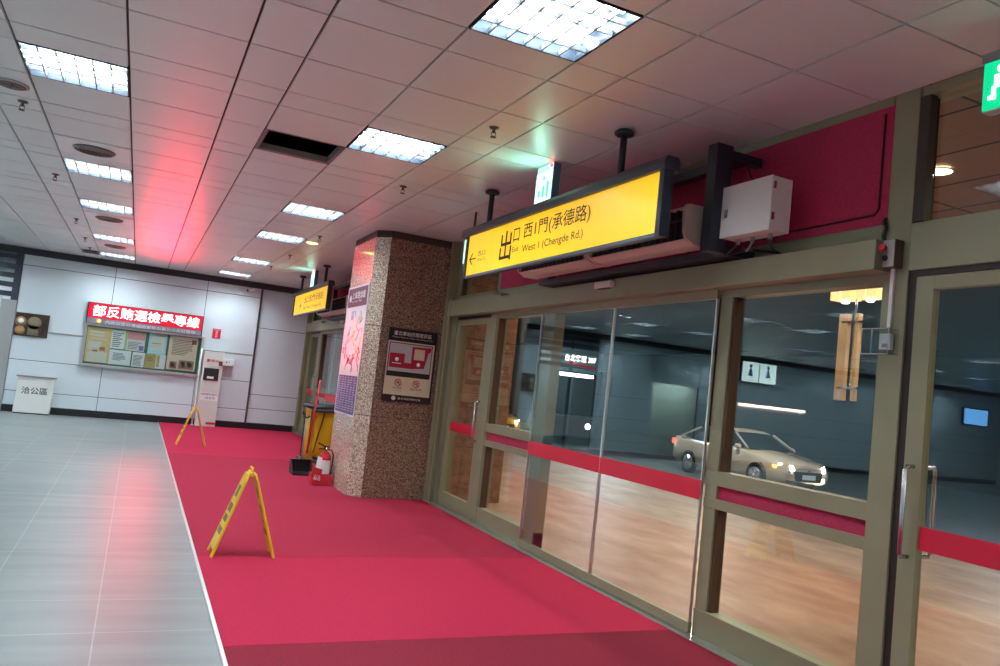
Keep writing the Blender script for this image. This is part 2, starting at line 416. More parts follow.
def bay(dy, near):
    o = 0 if near else 1
    wh = 'nearest the camera' if near else 'beyond the granite column'
    # posts
    b = MB(); b.box(3.60, 3.75, 2.80+dy, 2.95+dy, 0, 3.352); b.to('trim_%d' % (10+o*10), OLIVE, None, bevel=.003)['kind'] = 'structure'
    b = MB(); b.box(3.60, 3.75, 7.97+dy, 8.14+dy, 0, 2.62); b.box(3.60, 3.75, 7.97+dy, 8.05+dy, 2.6, 3.34); b.to('trim_%d' % (11+o*10), OLIVE, None, bevel=.003)['kind'] = 'structure'
    b = MB(); b.box(3.50, 3.76, 9.33+dy, 9.42+dy, 0, 3.34); b.box(3.60, 3.74, 9.18+dy, 9.33+dy, 0, 3.34); b.box(3.495, 3.52, 9.20+dy, 9.235+dy, 0, 2.6)
    b.to('trim_%d' % (12+o*10), OLIVE, None, bevel=.003)['kind'] = 'structure'
    b = MB(); b.box(3.615, 3.70, 2.756+dy, 2.80+dy, 0, 3.3); b.box(3.615, 3.70, 8.14+dy, 8.16+dy, 0, 2.36)
    b.to('trim_%d' % (13+o*10), DARKJ)['kind'] = 'structure'
    # header over the doors, operator box
    b = MB()
    b.box(3.60, 3.75, 2.95+dy, 9.33+dy, 2.36, 2.63)
    b.box(3.47, 3.60, 2.905+dy, 7.72+dy, 2.352, 2.515)
    b.box(3.50, 3.60, 7.72+dy, 9.30+dy, 2.36, 2.56)
    b.box(3.60, 3.75, 1.6+dy, 2.80+dy, 2.355, 2.61)
    b.box(3.606, 3.75, 1.6+dy, 2.79+dy, 3.30, 3.352); b.box(3.597, 3.75, 2.955+dy, 9.325+dy, 3.30, 3.352)
    b.to('trim_%d' % (14+o*10), OLIVE, None, bevel=.003)['kind'] = 'structure'
    # door head rail above swing doors
    b = MB(); b.box(3.615, 3.70, 1.6+dy, 2.76+dy, 2.325, 2.355); b.box(3.615, 3.70, 8.14+dy, 9.2+dy, 2.325, 2.36); b.to('trim_%d' % (15+o*10), DARKJ)['kind'] = 'structure'
    # threshold
    b = MB(); b.box(3.495, 3.515, 1.6+dy, 9.42+dy, 0, .012); b.box(3.53, 3.72, 1.6+dy, 9.33+dy, 0, .008)
    b.box(3.515, 3.53, 1.6+dy, 9.42+dy, 0, .004)
    b.to('trim_%d' % (16+o*10), ALU)['kind'] = 'structure'
    # crimson upper wall
    b = MB(); b.box(3.60, 3.66, 2.95+dy, 7.97+dy, 2.625, 3.30)
    b.to('wall_right_upper' if near else 'wall_right_upper_far', REDF)['kind'] = 'structure'
    # transoms
    for i, (a, c) in enumerate(((1.6, 2.80), (8.05, 9.18))):
        r = struct('window_%d' % (1+i+o*4), (3.65, a+dy, 2.6)); b = P(r)
        b.box(3.62, 3.70, a+dy, a+.06+dy, 2.62, 3.30); b.box(3.605, 3.66, c-.06+dy, c+dy, 2.62, 3.30)
        b.to('window_frame', mat('bronze_frame', (.05, .04, .03), .4), r)
        b = P(r); b.box(3.655, 3.663, a+.06+dy, c-.06+dy, 2.62, 3.30); b.to('glass', GLASS, r)
    fixed_window(3+o*4, 2.95, 4.25, dy, .0, .115)
    fixed_window(4+o*4, 6.62, 7.97, dy, .22, .02)
    swing_door(1+o*4, 1.68, 2.755, dy, 2.70)
    swing_door(2+o*4, 8.16, 9.18, dy, 8.21)
    slide_leaf(3+o*4, 4.25, 5.535, dy); slide_leaf(4+o*4, 5.535, 6.84, dy)

    # motion sensor on the header
    t = thing('motion_sensor', 'small white motion sensor on the olive door header under the air curtain' if near else 'small white motion sensor on the header of the far entrance', 'sensor', (3.47, 5.62+dy, 2.46), 'motion sensors over the doors')
    b = P(t); b.box(3.425, 3.469, 5.40+dy, 5.66+dy, 2.44, 2.495); b.to('housing', WHITEM, t, bevel=.006)
    b = P(t); b.box(3.435, 3.46, 5.45+dy, 5.61+dy, 2.432, 2.441); b.to('lens', BLACK, t)

    # steel frame carrying the air curtain
    t = thing('steel_frame', 'black steel frame between the white cabinet and the air curtain' if near else 'black steel frame above the doors of the far entrance', 'frame', (3.4, 4.1+dy, 2.52), 'steel frames carrying the air curtains')
    b = P(t); b.box(3.20, 3.33, 3.93+dy, 4.02+dy, 2.53, 3.24); b.to('post', NAVY, t)
    b = P(t); b.box(3.33, 3.598, 3.95+dy, 4.0+dy, 3.16, 3.22); b.to('wall_arm', NAVY, t)
    b = P(t); b.box(3.33, 3.598, 3.95+dy, 4.0+dy, 2.53, 2.585); b.to('wall_arm', NAVY, t)
    b = P(t); b.box(3.42, 3.50, 6.50+dy, 6.57+dy, 2.585, 3.16); b.to('post', NAVY, t)
    b = P(t); b.box(3.365, 3.598, 4.0+dy, 6.57+dy, 2.53, 2.575); b.to('lower_beam', NAVY, t)
    b = P(t); b.box(3.42, 3.50, 4.0+dy, 6.57+dy, 3.16, 3.22); b.to('upper_beam', NAVY, t)

    # air curtain: two units in one line
    for j, (ya, yb) in enumerate(((4.10, 5.34), (5.36, 6.60))):
        lab = (('cream air curtain unit with end cap showing between the yellow sign and white cabinet' if j == 0 else 'second cream air curtain unit, hidden behind the lettering of the large yellow sign') if near
               else ('cream air curtain under the far yellow sign, nearer unit of two' if j == 0 else 'cream air curtain under the far yellow sign, unit next to the end wall'))
        t = thing('air_curtain', lab, 'air curtain', (3.24, ya+dy, 2.59), 'air curtains over the doors')
        prof = [(3.355, 2.590), (3.23, 2.590), (3.16, 2.612), (3.155, 2.626), (3.355, 2.626)]
        b = P(t); b.prism([(x, ya+.03+dy, z) for x, z in prof], (0, yb-ya-.06, 0)); b.to('lower_housing', CREAM, t, bevel=.004)
        b = P(t); b.box(3.18, 3.355, ya+.03+dy, yb-.03+dy, 2.626, 2.83); b.to('fan_intake', BLACK, t)
        b = P(t)
        nrib = 16
        for k in range(nrib):
            y = ya+.06+(yb-ya-.12)*k/(nrib-1)+dy
            b.box(3.155, 3.18, y-.008, y+.008, 2.626, 2.83)
        b.box(3.152, 3.16, ya+.03+dy, yb-.03+dy, 2.75, 2.762)
        b.to('intake_grille', mat('dark_rib', (.06, .055, .06), .5), t)
        b = P(t); b.box(3.155, 3.355, ya+.03+dy, yb-.03+dy, 2.83, 2.845); b.to('top_plate', CREAM, t)
        for k, ye in enumerate((ya, yb-.03)):
            b = P(t)
            cap = [(3.357, 2.585), (3.215, 2.585), (3.145, 2.625), (3.128, 2.67), (3.118, 2.80), (3.13, 2.845), (3.16, 2.856), (3.357, 2.856)]
            b.prism([(x, ye+dy, z) for x, z in cap], (0, .03, 0)); b.to('end_cap', CREAM, t, bevel=.004)
        for yq in (ya+.3, yb-.36):
            b = P(t); b.box(3.36, 3.418, yq+dy, yq+.06+dy, 2.60, 2.72); b.to('bracket', NAVY, t)

    # hanging yellow sign
    if near:
        t = thing('exit_sign', 'long hanging yellow sign with 出口 西1門 lettering in a dark housing', 'sign', (2.86, 5.4, 2.53), 'hanging yellow exit signs')
    else:
        t = thing('exit_sign', 'smaller looking hanging yellow sign over the far entrance behind the column', 'sign', (2.86, 5.4+dy, 2.53), 'hanging yellow exit signs')
    b = P(t); b.box(2.765, 2.80, 3.88+dy, 6.95+dy, 2.53, 2.95); b.to('housing', NAVY, t)
    b = P(t); b.prism([(2.722, 3.82+dy, 2.94), (2.722, 3.82+dy, 2.99), (2.74, 3.82+dy, 3.025), (2.825, 3.82+dy, 3.025), (2.84, 3.82+dy, 2.99), (2.84, 3.82+dy, 2.94)], (0, 3.26, 0)); b.to('top_rail', NAVY, t, bevel=.004)
    b = P(t); b.box(2.735, 2.81, 3.835+dy, 3.88+dy, 2.528, 2.94); b.to('end_frame', NAVY, t)
    b = P(t); b.box(2.735, 2.81, 6.93+dy, 6.97+dy, 2.528, 2.94); b.to('end_frame', NAVY, t)
    b = P(t); b.box(2.742, 2.765, 3.88+dy, 6.93+dy, 2.528, 2.552); b.to('bottom_frame', mat('sign_edge', (.10, .15, .2), .35), t)
    face = P(t); face.box(2.750, 2.765, 3.885+dy, 6.925+dy, 2.552, 2.94); fo = face.to('sign_face', SIGNY, t)
    for yr in (4.42, 6.60):
        b = P(t); b.tube([(2.795, yr+dy, 3.02), (2.795, yr+dy, 3.32)], .024, 12); b.lathe([(.03, 0), (.065, .012), (.07, .03), (.05, .045)], (2.795, yr+dy, 3.30), 16)
        b.to('hanging_rod', NAVY, t)
    R, U = (0, -1, 0), (0, 0, 1)
    xs = 2.750
    def tx(body, y, z, W_, H_, bold=0):
        text('lettering', body, (xs, y+dy, z), R, U, W_, H_, INK, fo, .002, bold)
    if near:
        tx('出', 6.185, 2.612, .235, .262, .012); tx('口', 5.925, 2.755, .115, .115, .004)
        tx('Exit', 5.925, 2.668, .12, .045); tx('西1門(承德路)', 5.735, 2.742, 1.05, .148, .006)
        tx('West 1 (Chengde Rd.)', 5.735, 2.628, .97, .078, .004)
        tx('西2,3', 6.67, 2.715, .17, .05); tx('West 2,3', 6.67, 2.665, .17, .03)
        b = sub(fo); 
        b.box(xs-.003, xs-.001, 6.72, 6.86, 2.700, 2.712)
        for s_ in (1, -1):
            b.prism([(xs-.003, 6.87, 2.706), (xs-.003, 6.81, 2.706+s_*.055), (xs-.003, 6.79, 2.706+s_*.055), (xs-.003, 6.845, 2.706)], (.002, 0, 0))
        b.to('arrow', INK, fo)
    else:
        tx('出口 西2門(承德路)', 5.9, 2.72, 1.7, .15); tx('Exit  West 2 (Chengde Rd.)', 5.9, 2.61, 1.6, .07)
        b = sub(fo); b.box(xs-.003, xs-.001, 6.15+dy, 6.3+dy, 2.700, 2.715)
        for s_ in (1, -1):
            b.prism([(xs-.003, 6.32+dy, 2.706), (xs-.003, 6.26+dy, 2.706+s_*.055), (xs-.003, 6.24+dy, 2.706+s_*.055), (xs-.003, 6.295+dy, 2.706)], (.002, 0, 0))
        b.to('arrow', INK, fo)
    # lamp inside the sign box shines through its underside on the far one
    # ceiling box exit sign above the yellow sign
    t = thing('emergency_sign', 'white and green lit box sign on the ceiling above the large yellow sign' if near else 'green lit box sign on the ceiling above the far yellow sign', 'sign', (2.80, 5.5+dy, 3.35), 'green lit signs at the ceiling')
    b = P(t); b.box(2.785, 2.85, 5.39+dy, 5.66+dy, 3.035, 3.345); b.to('housing', mat('blue_grey_case', (.10, .18, .30), .4), t)
    b = P(t); b.box(2.776, 2.785, 5.395+dy, 5.655+dy, 3.04, 3.29); lf = b.to('lit_face', emis('sign_white', (.50, 1.0, .85), .55), t)
    b = P(t); b.box(2.78, 2.785, 5.395+dy, 5.655+dy, 3.295, 3.343); b.to('green_strip', emis('pale_strip', (.3, .62, .5), .5), t)
    b = sub(lf)
    for q in range(3):   # running figure and arrow, small
        b.box(2.7735, 2.7755, 5.43+q*.07+dy, 5.46+q*.07+dy, 3.07+.01*q, 3.2-.03*q)
    b.lathe([(.0, 0), (.016, 0), (.016, .002), (0, .002)], (2.7735, 5.52+dy, 3.235), 12, 'X')
    b.to('pictogram', emis('pale_green', (.05, .55, .45), .35), lf)
    b = P(t); b.lathe([(.0, 0), (.014, 0), (.016, .01), (.008, .02)], (2.765, 5.405+dy, 3.318), 12, 'X'); b.to('indicator_lamp', emis('red_lamp', (1, .02, .05), 4), t)
    point_lamp('sign_glow', (2.70, 5.52+dy, 3.12), .45, (.35, 1, .72), .15, 'AREA', (0, math.radians(115), 0), parent=t)
bay(0, True)
bay(9.2, False)

# edge-on exit light past the sign's far end
t = thing('emergency_sign', 'narrow green lit sign seen edge on at the arrow end of the large yellow sign', 'sign', (3.05, 7.55, 3.35), 'green lit signs at the ceiling')
b = P(t); b.box(3.02, 3.07, 7.42, 7.72, 2.80, 3.06); b.to('housing', WHITEM, t)
b = P(t); b.box(3.012, 3.02, 7.425, 7.715, 2.805, 3.055); b.to('lit_face', emis('sign_white', (.50, 1.0, .85), .55), t)
b = P(t); b.box(3.015, 3.075, 7.72, 7.728, 2.80, 3.06); b.to('green_edge', GREEN, t)
b = P(t); b.box(3.015, 3.075, 7.412, 7.42, 2.80, 3.06); b.to('green_edge', GREEN, t)
b = P(t); b.tube([(3.045, 7.57, 3.06), (3.045, 7.57, 3.345)], .012); b.to('hanging_rod', NAVY, t)

# exit sign at the right margin
t = thing('emergency_sign', 'green exit sign with white figure hanging at the right margin by the transom', 'sign', (3.28, 2.1, 3.35), 'green lit signs at the ceiling')
b = P(t); b.box(3.25, 3.31, 1.86, 2.215, 2.955, 3.20); b.to('housing', WHITEM, t)
b = P(t); b.box(3.24, 3.25, 1.865, 2.21, 2.96, 3.175); lf = b.to('lit_face', GREEN, t)
b = P(t); b.box(3.245, 3.32, 1.85, 2.225, 3.178, 3.225); b.to('top_rail', mat('grey_rail', (.35, .35, .36), .4, .4), t)
b = P(t); b.tube([(3.28, 2.04, 3.22), (3.28, 2.04, 3.345)], .012); b.to('hanging_rod', NAVY, t)
b = sub(lf)
b.lathe([(0, 0), (.02, 0), (.02, .002), (0, .002)], (3.237, 2.13, 3.135), 12, 'X')
b.box(3.237, 3.239, 2.105, 2.16, 3.05, 3.11); b.box(3.237, 3.239, 2.15, 2.185, 3.0, 3.02); b.box(3.237, 3.239, 2.15, 2.17, 3.0, 3.06); b.box(3.237, 3.239, 2.09, 2.11, 2.98, 3.05)
b.box(3.237, 3.239, 1.95, 2.04, 2.99, 3.14)
b.to('pictogram', emis('figure_white', (.9, 1, .95), .5), lf)

# door wall continues behind the camera side
b = MB(); b.box(3.60, 3.75, -8, 1.6, 0, 3.345); b.to('wall_right', OLIVE)['kind'] = 'structure'

# ---------------------------------------------------------------- granite column (and the next one behind)
def column(name, y0, y1):
    x0, x1, c = 2.535, 3.75, .155
    zs = [0, 1.007, 2.135, 3.26]
    b = MB((x0, y0, 0))
    pts = [(x1, y0), (x0+c, y0), (x0, y0+c), (x0, y1-c), (x0+c, y1), (x1, y1)]
    for a, d in zip(zs, zs[1:]):
        b.mi = 0; b.prism([(x, y, a+.004) for x, y in pts], (0, 0, d-a-.008))
    g = .006; ip = [(x1, y0+g), (x0+c+g*.4, y0+g), (x0+g, y0+c+g*.4), (x0+g, y1-c-g*.4), (x0+c+g*.4, y1-g), (x1, y1-g)]
    b.mi = 1; b.prism([(x, y, 0) for x, y in ip], (0, 0, 3.345))
    b.bm.normal_update()
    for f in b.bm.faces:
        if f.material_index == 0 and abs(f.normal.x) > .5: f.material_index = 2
    return b
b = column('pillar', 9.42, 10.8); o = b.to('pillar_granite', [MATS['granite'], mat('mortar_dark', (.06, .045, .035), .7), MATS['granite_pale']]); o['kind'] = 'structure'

# ================================================================ CARPETS
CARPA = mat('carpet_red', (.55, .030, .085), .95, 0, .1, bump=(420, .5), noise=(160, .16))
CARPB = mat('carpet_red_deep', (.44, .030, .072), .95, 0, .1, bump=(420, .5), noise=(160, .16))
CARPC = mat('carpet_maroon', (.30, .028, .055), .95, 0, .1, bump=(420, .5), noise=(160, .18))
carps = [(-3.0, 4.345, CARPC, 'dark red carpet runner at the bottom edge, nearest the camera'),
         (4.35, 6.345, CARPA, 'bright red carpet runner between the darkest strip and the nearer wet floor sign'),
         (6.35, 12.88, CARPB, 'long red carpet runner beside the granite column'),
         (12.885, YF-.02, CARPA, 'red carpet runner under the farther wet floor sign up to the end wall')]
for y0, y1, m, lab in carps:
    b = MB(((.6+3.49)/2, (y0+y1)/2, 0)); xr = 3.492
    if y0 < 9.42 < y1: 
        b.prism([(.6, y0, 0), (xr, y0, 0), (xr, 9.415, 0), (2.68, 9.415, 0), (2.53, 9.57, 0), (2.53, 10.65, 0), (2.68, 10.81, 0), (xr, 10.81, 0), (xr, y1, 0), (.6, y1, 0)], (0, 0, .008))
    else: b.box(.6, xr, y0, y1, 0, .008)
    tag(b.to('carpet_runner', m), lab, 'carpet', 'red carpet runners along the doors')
b = MB(); b.box(.578, .598, -3, YF-.02, 0, .01); b.to('trim_3', ALU)['kind'] = 'structure'

# ================================================================ CEILING FITTINGS
BULB = emis('tube_white', (.84, .96, 1.0), LAMP)
LOUV = mat('louvre_white', (.80, .86, .92), .3, .2)
def make_light(loc):
    x, y = loc; hw = .318
    t = thing('ceiling_light', '', 'ceiling light', (x, y, H), 'louvred ceiling lights in the grid')
    b = P(t)   # tray
    b.box(x-hw, x+hw, y-hw, y+hw, H+.10, H+.11)
    for s_ in (-1, 1):
        b.box(x+s_*hw-.006, x+s_*hw+.006, y-hw, y+hw, H-.003, H+.10); b.box(x-hw, x+hw, y+s_*hw-.006, y+s_*hw+.006, H-.003, H+.10)
    b.to('tray', mat('reflector_blue', (.016, .024, .036), .5, .0, .1), t)
    b = P(t)
    for k in (-.21, 0, .21):
        b.box(x-hw+.03, x+hw-.03, y+k-.022, y+k+.022, H+.06, H+.08)
    b.to('tube', BULB, t)
    b = P(t)
    for k in range(1, 6):
        xx = x-hw+2*hw*k/6; b.box(xx-.004, xx+.004, y-hw, y+hw, H+.0, H+.032)
    for k in range(1, 5):
        yy = y-hw+2*hw*k/5; b.box(x-hw, x+hw, yy-.004, yy+.004, H+.0, H+.03)
    b.to('louvre', mat('louvre_blade', (.10, .105, .11), .4, 0, .3), t)
    return t
L0 = None
rowsn = {(-1, 2): 'row 0', (1, 1): '', (3, 1): '', (4, 2): '', (6, 2): '', (8, 1): ''}
lab_c = {(-1, 2): 'brightest louvred ceiling light, overexposed at the top edge above the doors',
         (1, 1): 'louvred ceiling light beside the missing ceiling panel',
         (3, 1): 'louvred ceiling light over the carpet, first beyond the missing panel',
         (4, 2): 'louvred ceiling light with two others farther off, left of the granite column',
         (6, 2): 'small louvred ceiling light over the carpet, second from the end wall',
         (8, 1): 'louvred ceiling light over the carpet closest to the end wall'}
lab_l = {(1, 1): 'largest louvred ceiling light of the row above the grey floor',
         (3, 1): 'louvred ceiling light directly behind the first round air vent',
         (4, 2): 'louvred ceiling light just before the red tinted round vent',
         (6, 2): 'louvred ceiling light above the grey floor, second from the end wall',
         (8, 1): 'louvred ceiling light above the grey floor closest to the end wall'}
for c in LIGHT_COLS:
    for r in LIGHT_ROWS:
        x0, x1 = xcell(*c); y0, y1 = ycell(*r); loc = ((x0+x1)/2, (y0+y1)/2)
        if L0 is None: L0 = make_light(loc); o = L0; g = None
        else: o = dup(L0, (loc[0], loc[1], H), '')
        if c == (0, 2) and r in lab_c: o['label'] = lab_c[r]; o['group'] = 'louvred ceiling lights over the carpet'
        elif c == (-1, 1) and r in lab_l: o['label'] = lab_l[r]; o['group'] = 'louvred ceiling lights over the grey floor'
        else:
            ordn = ['first', 'second', 'third', 'fourth', 'fifth', 'sixth', 'seventh', 'eighth', 'ninth']
            o['label'] = 'louvred light mirrored in the glass, %s from the end wall, %s row from the doors' % (ordn[8-LIGHT_ROWS.index(r)], ordn[LIGHT_COLS.index(c)]); o['group'] = 'louvred ceiling lights mirrored in the glazing'

# missing panel opening
x0, x1 = xcell(*MISSING[0]); y0, y1 = ycell(*MISSING[1])
b = MB((x0, y0, H))
for q in ((x0, x0+.03, y0, y1), (x1-.03, x1, y0, y1), (x0, x1, y0, y0+.012), (x0, x1, y1-.06, y1)): b.box(q[0], q[1], q[2], q[3], H-.002, H+.05)
b.to('trim_4', mat('opening_rim', (.22, .2, .2), .5))['kind'] = 'structure'
x0, x1 = xcell(*HATCH[0]); y0, y1 = ycell(*HATCH[1])
b = MB((x0, y0, H)); 
for q in ((x0, x0+.03, y0, y1), (x1-.03, x1, y0, y1), (x0, x1, y0, y0+.03), (x0, x1, y1-.03, y1)): b.box(q[0], q[1], q[2], q[3], H-.002, H+.04)
b.to('trim_5', mat('opening_rim', (.22, .2, .2), .5))['kind'] = 'structure'

# round air diffusers
D0 = None
dl = ['round air vent on a white panel between the two largest lights', 'round air vent tinted red by the lit board, farther down the row', 'round air vent nearest the end wall']
for (c, r), lab in zip(DIFF, dl):
    x0, x1 = xcell(*c); y0, y1 = ycell(*r); cx, cy = (x0+x1)/2, (y0+y1)/2
    if D0 is None:
        t = D0 = thing('air_vent', lab, 'air vent', (cx, cy, H), 'round air vents in the ceiling')
        b = P(t); b.box(x0+.01, x1-.01, y0+.01, y1-.01, H-.006, H-.001); b.to('mounting_plate', mat('plate_white', (.92, .92, .92), .35), t)
        b = P(t); b.lathe([(.0, -.008), (.185, -.008), (.185, -.006), (0, -.006)], (cx, cy, H), 28); b.to('duct_opening', mat('vent_dark', (.07, .05, .05), .6), t)
        for k, rr in enumerate((.180, .148, .115, .082, .048)):
            b = P(t); b.lathe([(rr-.018, -.022+.0*k), (rr, -.010), (rr+.004, -.010), (rr-.013, -.024)], (cx, cy, H), 28, 'Z', True)
            b.to('ring_blade', mat('vent_ring', (.22, .18, .17), .4), t)
    else: dup(D0, (cx, cy, H), lab)

# sprinklers
S0 = None
spr = [(2.08, 5.01), (2.10, 7.17), (2.07, 10.83), (2.07, 13.17), (2.055, 15.09), (-1.07, 7.10), (-1.08, 9.9), (-1.08, 13.12), (-1.08, 15.24), (-1.08, 16.69)]
sl = ['ceiling sprinkler nearest the hanging yellow sign', 'ceiling sprinkler between the granite column and the light by the missing panel', 'ceiling sprinkler just before the round yellow downlight',
      'ceiling sprinkler just beyond the round yellow downlight', 'ceiling sprinkler in front of the far yellow sign',
      'ceiling sprinkler beside the round ceiling speaker', 'second sprinkler beyond the ceiling speaker', 'third sprinkler beyond the ceiling speaker', 'fourth sprinkler beyond the ceiling speaker', 'last sprinkler before the dark hatch by the end wall']
for (x, y), lab in zip(spr, sl):
    if S0 is None:
        t = S0 = thing('sprinkler', lab, 'sprinkler', (x, y, H), 'sprinklers in the ceiling')
        b = P(t); b.lathe([(0, 0), (.038, 0), (.034, -.008), (.012, -.012), (.010, -.04), (0, -.04)], (x, y, H), 14); b.to('escutcheon', mat('sprinkler_metal', (.12, .11, .10), .4, .7), t)
        b = P(t); b.tube([(x-.012, y, H-.03), (x-.018, y, H-.05), (x-.004, y, H-.07)], .003, 6); b.tube([(x+.012, y, H-.03), (x+.018, y, H-.05), (x+.004, y, H-.07)], .003, 6)
        b.lathe([(0, -.068), (.022, -.068), (.022, -.072), (0, -.072)], (x, y, H), 12); b.to('deflector', mat('sprinkler_metal', (.12, .11, .10), .4, .7), t)
    else: dup(S0, (x, y, H), lab)
t = thing('ceiling_speaker', 'flat round grey speaker in the narrow ceiling strip, far left', 'speaker', (-1.09, 6.67, H))
b = P(t); b.lathe([(0, 0), (.115, 0), (.115, -.008), (.10, -.014), (0, -.014)], (-1.09, 6.67, H), 28); b.to('rim', mat('speaker_rim', (.45, .42, .41), .5), t)
b = P(t); b.lathe([(0, -.014), (.095, -.014), (.09, -.018), (0, -.018)], (-1.09, 6.67, H), 28); b.to('grille', mat('speaker_grille', (.16, .13, .13), .6, bump=(200, .6)), t)
t = thing('downlight', 'small round yellow downlight in the ceiling left of the column', 'ceiling light', (2.1, 11.5, H))
b = P(t); b.lathe([(0, 0), (.10, 0), (.10, -.006), (0, -.006)], (2.1, 11.5, H), 20); b.to('trim_ring', CREAM, t)
b = P(t); b.lathe([(0, -.006), (.08, -.006), (.08, -.01), (0, -.01)], (2.1, 11.5, H), 20); b.to('bulb', emis('warm_disc', (1, .72, .22), 3.0), t)

# ================================================================ THINGS ON THE DOOR WALL
# white electrical cabinet
t = thing('electrical_cabinet', 'white metal cabinet with keyhole on the crimson wall panel', 'cabinet', (3.45, 3.68, 2.62))
b = P(t); b.box(3.29, 3.44, 3.50, 3.93, 2.62, 2.95); b.to('body', WHITEM, t, bevel=.004)
b = P(t); b.box(3.275, 3.289, 3.498, 3.932, 2.618, 2.952); d = b.to('door', WHITEM, t, bevel=.003)
b = sub(d); b.lathe([(0, 0), (.012, 0), (.010, -.006), (0, -.006)], (3.275, 3.885, 2.76), 12, 'X'); b.box(3.2725, 3.2745, 3.87, 3.9, 2.745, 2.80); b.to('lock', mat('lock_grey', (.25, .25, .25), .4), d)
for z in (2.68, 2.87):
    b = P(t); b.box(3.283, 3.30, 3.488, 3.50, z, z+.045); b.to('hinge', STEEL, t)
for yq in (3.70, 3.86):
    b = P(t); b.box(3.44, 3.598, yq, yq+.03, 2.66, 2.90); b.to('bracket', NAVY, t)
for y in (3.58, 3.73, 3.86):
    b = P(t); b.tube([(3.37, y, 2.62), (3.37, y, 2.585)], .013, 10); b.to('cable_gland', mat('gland', (.3, .3, .32), .4), t)
def cable(lab, pts, r, m, name='cable', cat='cable', group=None):
    # smooth the polyline
    V = [Vector(p) for p in pts]; out = []
    for i in range(len(V)-1):
        a, b_, c, d = V[max(i-1, 0)], V[i], V[i+1], V[min(i+2, len(V)-1)]
        for k in range(6):
            s_ = k/6; out.append(.5*((2*b_)+(c-a)*s_+(2*a-5*b_+4*c-d)*s_*s_+(3*b_-a-3*c+d)*s_**3))
    out.append(V[-1]); b = MB(V[0]); b.tube(out, r, 7)
    return tag(b.to(name, m), lab, cat, group)
cable('black cable looping from the cabinet bottom towards the air curtain', [(3.37, 3.86, 2.585), (3.36, 3.92, 2.545), (3.39, 3.99, 2.53), (3.43, 3.93, 2.55), (3.44, 3.84, 2.56)], .006, BLACK, group='cables under the white cabinet')
cable('grey cable drooping under the middle of the white cabinet', [(3.37, 3.73, 2.585), (3.37, 3.76, 2.55), (3.40, 3.80, 2.545), (3.44, 3.86, 2.56), (3.5, 3.95, 2.6)], .007, mat('gland', (.3, .3, .32), .4), group='cables under the white cabinet')
cable('black cable running from the cabinet along the header top', [(3.37, 3.58, 2.585), (3.37, 3.57, 2.55), (3.42, 3.60, 2.53), (3.55, 3.66, 2.53), (3.585, 3.75, 2.56), (3.585, 3.95, 2.6)], .008, BLACK, group='cables under the white cabinet')
cable('black cable behind the cabinet top by the steel frame post', [(3.47, 3.97, 3.2), (3.5, 3.94, 3.08), (3.52, 3.87, 3.0), (3.5, 3.8, 2.96), (3.45, 3.78, 2.952)], .006, BLACK)
# thin dark cable moulding around the crimson panel
b = MB((3.595, 3.3, 2.68)); b.tube([(3.594, 3.005, 3.26), (3.594, 3.005, 2.72), (3.594, 3.03, 2.69), (3.594, 3.66, 2.683)], .006, 8)
tag(b.to('cable_moulding', mat('crimson_dark', (.06, .004, .012), .6)), 'thin dark cable line bordering the crimson panel', 'cable')
# stop button box
t = thing('emergency_button', 'small grey box with red push button on the olive post', 'button', (3.58, 2.9, 2.47))
b = P(t); b.box(3.535, 3.60, 2.835, 2.935, 2.37, 2.52); b.to('box', mat('box_bronze', (.13, .09, .07), .45, .3), t, bevel=.003)
b = P(t); b.box(3.531, 3.5345, 2.84, 2.932, 2.373, 2.517); b.to('face_plate', mat('plate_pale', (.55, .50, .48), .4, .3), t)
b = P(t); b.lathe([(0, -.035), (.02, -.035), (.024, -.028), (.022, -.018), (.014, -.012), (.014, 0), (0, 0)], (3.531, 2.895, 2.475), 18, 'X'); b.to('red_button', mat('button_red', (.60, .02, .05), .3), t)
b = P(t); b.lathe([(0, -.012), (.012, -.012), (.016, 0), (0, 0)], (3.531, 2.89, 2.42), 18, 'X'); b.to('key_switch', BLACK, t)
cable('black cable entering the top of the grey button box', [(3.57, 2.93, 2.52), (3.575, 2.95, 2.56), (3.58, 2.94, 2.60), (3.585, 2.955, 2.64), (3.59, 2.95, 2.66)], .010, BLACK)
b = MB((3.585, 2.9, 2.05)); b.box(3.582, 3.599, 2.872, 2.892, 2.05, 2.37)
tag(b.to('cable_trunking', WHITEM), 'white cable trunking between the button box and the clear covered switch', 'trunking')
t = thing('switch_box', 'clear plastic covered white switch on the olive post', 'switch', (3.58, 2.92, 1.98))
b = P(t); b.box(3.572, 3.599, 2.855, 2.925, 1.935, 2.02); b.to('switch', WHITEM, t, bevel=.003)
b = P(t); b.box(3.571, 3.5725, 2.87, 2.905, 1.945, 1.965); b.to('rocker', mat('grey_rocker', (.3, .3, .33), .4), t)
ACR = glass_mat('clear_acrylic', (.90, .92, .92), 1.5)
b = P(t)
y0, y1, z0, z1 = 2.825, 2.99, 1.905, 2.04
b.box(3.515, 3.519, y0, y1, z0, z1); b.box(3.519, 3.598, y0, y0+.004, z0, z1); b.box(3.519, 3.598, y1-.004, y1, z0, z1); b.box(3.519, 3.598, y0, y1, z0, z0+.004); b.box(3.519, 3.598, y0, y1, z1-.004, z1)
b.to('clear_cover', ACR, t)
b = P(t); b.tube([(3.517, y0, z0), (3.517, y1, z0), (3.517, y1, z1), (3.517, y0, z1)], .004, 6, True)
b.tube([(3.55, 2.955, z0), (3.55, 2.955, z1)], .004, 6); b.to('cover_rim', mat('milky_edge', (.62, .62, .60), .3), t)

